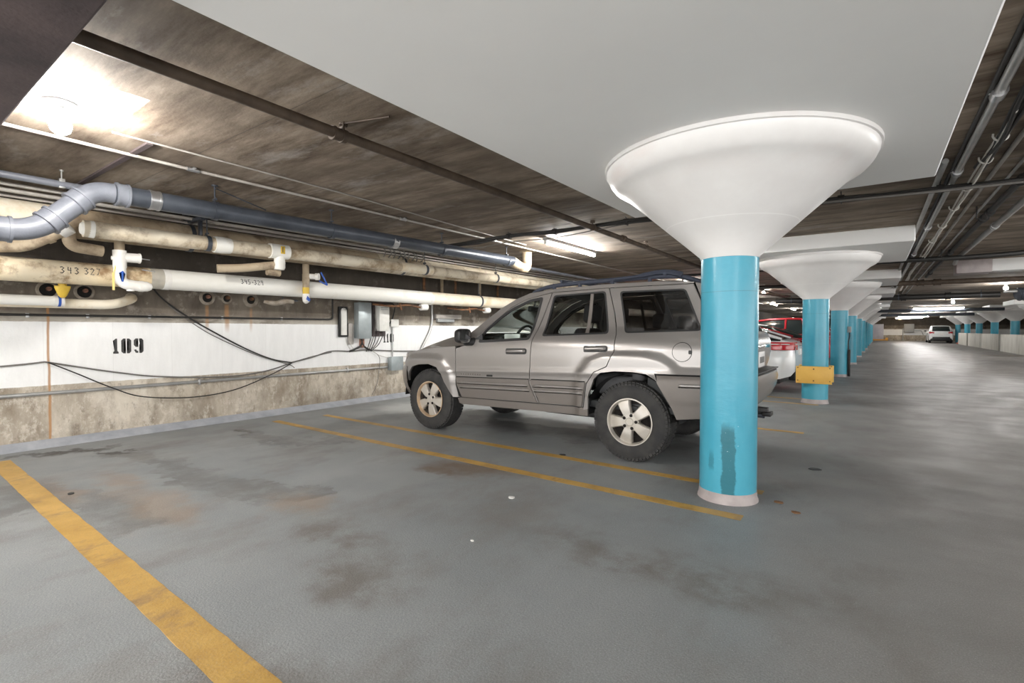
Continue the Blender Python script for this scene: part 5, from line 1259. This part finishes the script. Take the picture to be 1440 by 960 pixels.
# ------------------------------------------------------------------ other cars (local: nose at -x, tail at +x, origin at mid floor)
SEDAN = dict(L=4.75, W=.915, H=1.45, base=2.78, R=.335,
  body=[(0, .42, .62, .55), (.06, .30, .74, .72), (.25, .24, .84, .84), (.7, .22, .93, .895), (1.25, .22, .99, .915), (2.4, .21, 1.00, .915), (3.5, .22, 1.03, .915), (4.1, .24, 1.075, .90), (4.5, .30, 1.07, .85), (4.68, .36, 1.02, .78), (4.75, .46, .94, .68)],
  green=[(1.22, 1.0, .70), (1.75, 1.27, .65), (2.15, 1.42, .60), (2.7, 1.45, .59), (3.2, 1.43, .59), (3.65, 1.35, .60), (4.1, 1.22, .63), (4.5, 1.085, .68)], roof=(2.05, 3.5))
SUV = dict(L=4.6, W=.925, H=1.69, base=2.69, R=.36,
  body=[(0, .45, .72, .58), (.08, .32, .88, .75), (.3, .27, .99, .86), (.8, .25, 1.06, .905), (1.2, .25, 1.09, .92), (2.4, .24, 1.10, .925), (3.6, .25, 1.13, .925), (4.2, .28, 1.15, .90), (4.45, .32, 1.14, .86), (4.56, .40, 1.08, .80), (4.6, .48, .95, .74)],
  green=[(1.15, 1.08, .74), (1.6, 1.36, .69), (2.05, 1.60, .635), (2.6, 1.68, .62), (3.3, 1.69, .62), (3.95, 1.65, .62), (4.15, 1.58, .63), (4.42, 1.15, .70)], roof=(2.0, 4.10))
def car(P, label, paint, x, y, rz=0, group=None, wheel_s=True, name='sedan'):
    t = thing(name, label, 'car', (x, y, 0), rz, group)
    L_, W, R_ = P['L'], P['W'], P['R']
    wx = (.92, .92+P['base'])
    X = lambda u: u-L_/2
    # lower body with wheel openings
    tb_ = lambda i, u: lerp_tab([(q[0], q[i]) for q in P['body']], u)
    us = sorted(set([q[0] for q in P['body']]+[w_+d_ for w_ in wx for d_ in (-.40, -.36, -.28, -.16, 0, .16, .28, .36, .40)]+[k*.2 for k in range(1, int(L_/.2))]))
    for s in (-1, 1):
        rows = []
        for u in us:
            zb, zt, w = tb_(1, u), tb_(2, u), tb_(3, u)
            for w_ in wx:
                d = abs(u-w_)
                if d < .40: zb = max(zb, R_+math.sqrt(max(0, .40**2-d*d)))
            rows.append([(X(u), s*w*f, zb+(zt-zb)*q) for q, f in ((0, .965), (.12, .985), (.3, .998), (.5, 1.0), (.62, .995), (.66, .978), (.85, .955), (.97, .92), (1, .88))]+[(X(u), s*w*f, zt+.012*(1-f)*(1.2)) for f in (.7, .4, 0)])
        b = B(); gv = grid(b, rows)
        obj('body_side', b, M[paint], t, smooth=40)
    rows = []
    for u in (0, L_):
        zb, zt, w = tb_(1, u), tb_(2, u), tb_(3, u)
        rr = [[(X(u), w*q/4, zb+(zt-zb)*k/4) for q in range(-4, 5)] for k in range(5)]
        b = B(); grid(b, rr); obj('end_panel', b, M[paint], t)
    b = B(); box(b, (X(.2), -W*.86, .20), (X(L_-.25), W*.86, .42), .03); obj('underbody', b, M['black'], t)
    # cabin glass, then painted roof and pillars over it
    g = P['green']
    rows = []
    for u, z, w in g:
        zb = tb_(2, u)-.02
        hw = lambda q: w+(P['W']*.90-w)*(1-q)
        rows.append([(X(u), -hw(0), zb), (X(u), -hw(.5), zb+(z-zb)*.5), (X(u), -hw(.92), zb+(z-zb)*.92), (X(u), -w*.9, z)]+[(X(u), w*q, z+.02*(1-q*q)) for q in (-.5, 0, .5)]+[(X(u), w*.9, z), (X(u), hw(.92), zb+(z-zb)*.92), (X(u), hw(.5), zb+(z-zb)*.5), (X(u), hw(0), zb)])
    b = B(); grid(b, rows); gl = obj('cabin_glass', b, M['glass_o'], t, smooth=50)
    gz = lambda u: lerp_tab([(q[0], q[1]) for q in g], u); gw = lambda u: lerp_tab([(q[0], q[2]) for q in g], u)
    rows = []
    for k in range(13):
        u = P['roof'][0]+(P['roof'][1]-P['roof'][0])*k/12
        rows.append([(X(u), gw(u)*q*1.02, gz(u)+.012+.022*(1-q*q)-(.04 if abs(q) > 1 else 0)) for q in (-1.03, -.97, -.8, -.4, 0, .4, .8, .97, 1.03)])
    b = B(); grid(b, rows); obj('roof', b, M[paint], t, smooth=60)
    for s in (-1, 1):
        def edge(u, f): 
            z = gz(u); zb = tb_(2, u)-.02; w = gw(u); return Vector((X(u), s*(w+(P['W']*.90-w)*(1-f)+.008), zb+(z-zb)*f))
        b = B()
        tube(b, [edge(u, .96) for u in [g[0][0]+(g[-1][0]-g[0][0])*k/16 for k in range(17)]], .032, 8)
        um = (P['roof'][0]+P['roof'][1])/2+.02
        tube(b, [edge(um, 0), edge(um, .95)], .035, 8)
        if P is SUV: tube(b, [edge(3.72, 0), edge(3.62, .95)], .06, 8); tube(b, [edge(4.30, .0), edge(4.12, .95)], .06, 8)
        else: tube(b, [edge(4.05, 0), edge(3.70, .95)], .05, 8)
        obj('pillar', b, M[paint], t)
        b = B(); ym = s*(W+.07)
        box(b, (X(1.45)-.05, ym-.09, tb_(2, 1.45)+.02), (X(1.45)+.06, ym+.09, tb_(2, 1.45)+.16), .03, seg=3); obj('side_mirror', b, M['black' if P is SUV else paint], t)
        # tail lamp wrapping the corner, rear bumper insert
        b = B(); rows = []
        zt = tb_(2, L_-.25)
        for u, ov in ((L_-.62, .006), (L_-.45, .012), (L_-.25, .014), (L_-.12, .016), (L_-.03, .018)):
            w = tb_(3, u)*.985; z1 = zt-.045+(.0 if u > L_-.5 else -.02); z0 = zt-.20+(.05 if u < L_-.5 else 0)
            rows.append([(X(u)+.004, s*(w+ov), z0), (X(u)+.004, s*(w+ov*1.2), (z0+z1)/2), (X(u)+.004, s*(w*.985+ov), z1)])
        e0 = rows[-1]
        rows.append([(X(L_)+.018, s*.52, zt-.20), (X(L_)+.018, s*.52, zt-.12), (X(L_)+.010, s*.52, zt-.045)])
        grid(b, rows); tl_ = obj('tail_lamp', b, M['lens_red'], t)
        b = B(); tube(b, [(rows[1][1][0], rows[1][1][1], zt-.085), (rows[3][1][0], rows[3][1][1]+s*.002, zt-.085), (X(L_)+.022, s*.55, zt-.085)], .012, 8); obj('lamp_strip', b, M['lens_clear'], tl_)
        b = B(); grid(b, [[(X(u)-.03, s*v, z) for u, v in ((.10, .72), (.2, .80), (.35, .855))] for z in (.62, .68, .74)]); obj('headlamp', b, M['lens_clear'], t)
    b = B(); box(b, (X(L_)-.12, -.66, .27), (X(L_)+.012, .66, .50 if P is SEDAN else .62), .03, seg=3); rb = obj('bumper_insert', b, M['black'], t)
    b = B(); box(b, (X(L_)-.06, -.16, .76), (X(L_)+.022, .16, .88), .006); obj('number_plate', b, M['plate'], t)
    # lower seam lines
    for s in (-1, 1):
        for k, u in enumerate(wx):
            b = B(); mt = Matrix.Translation((X(u), s*(W-.115), R_)) @ Matrix.Rotation(-s*PI/2, 4, 'X')
            lathe(b, [(.0, -.1), (R_-.03, -.1), (R_, -.07), (R_, .07), (R_-.03, .1), (.22, .105), (.215, .09)], 36, mt); ty = obj('tyre', b, M['rubber'], t)
            b = B(); lathe(b, [(.218, .10), (.205, .105), (.19, .07), (.0, .06)], 32, mt)
            for q in range(5):
                box(b, (.02, -.03, .065), (.20, .03, .095), .006, mat=mt @ Matrix.Rotation(2*PI*q/5, 4, 'Z'))
            obj('rim', b, M['alloy'], ty)
            b = B(); lathe(b, [(.40, -.10), (.40, .08)], 24, mt); obj('wheel_well', b, M['black'], t)
    return t
car(SEDAN, 'white sedan with a red tail lamp, glimpsed between the first two columns', 'white_car', -1.24-4.75/2, 11.85)
car(SEDAN, 'red car showing a sliver of roof above the white sedan', 'red_car', -1.55-2.375, 14.9)
car(SEDAN, 'dark green car deep in the row beyond the red car', 'green_car', -1.5-2.375, 17.9)
car(SUV, 'red sport utility vehicle glimpsed between the second and third columns', 'red_car', -1.05-2.3, 21.0, name='sport_utility_vehicle')
car(SEDAN, 'dark blue car deep in the row of parked cars', 'blue_car', -1.1-2.375, 24.6)
car(SEDAN, 'white sedan whose tail pokes out between two far columns', 'white_car', -.75-2.375, 31.6)
car(SUV, 'white sport utility vehicle driving away at the far end of the aisle', 'white_car', 5.25, 65.5, -PI/2+.0, name='sport_utility_vehicle')

# ------------------------------------------------------------------ world, camera
w = bpy.data.worlds.new('World'); sc.world = w; w.use_nodes = True
bg = w.node_tree.nodes['Background']; bg.inputs[0].default_value = (1, .985, .96, 1); bg.inputs[1].default_value = 2.3
f = 700.0
cam = bpy.data.cameras.new('Camera'); co = bpy.data.objects.new('Camera', cam); COL.objects.link(co)
cam.sensor_fit = 'HORIZONTAL'; cam.sensor_width = 36; cam.lens = 36*f/1440; cam.clip_start = .02; cam.clip_end = 300
yaw = math.atan(509/f); pitch = math.atan(16/f)
co.location = (0, 0, 1.2643)
co.rotation_euler = (PI/2-pitch, 0, yaw)
sc.camera = co
sc.view_settings.view_transform = 'Standard'; sc.view_settings.look = 'None'; sc.view_settings.gamma = 1; sc.view_settings.use_curve_mapping = False
sc.view_settings.exposure = 1.06
sc.cycles.max_bounces = 8; sc.cycles.diffuse_bounces = 5; sc.cycles.transparent_max_bounces = 12
sc.cycles.use_denoising = True
sc.cycles.sample_clamp_indirect = 6
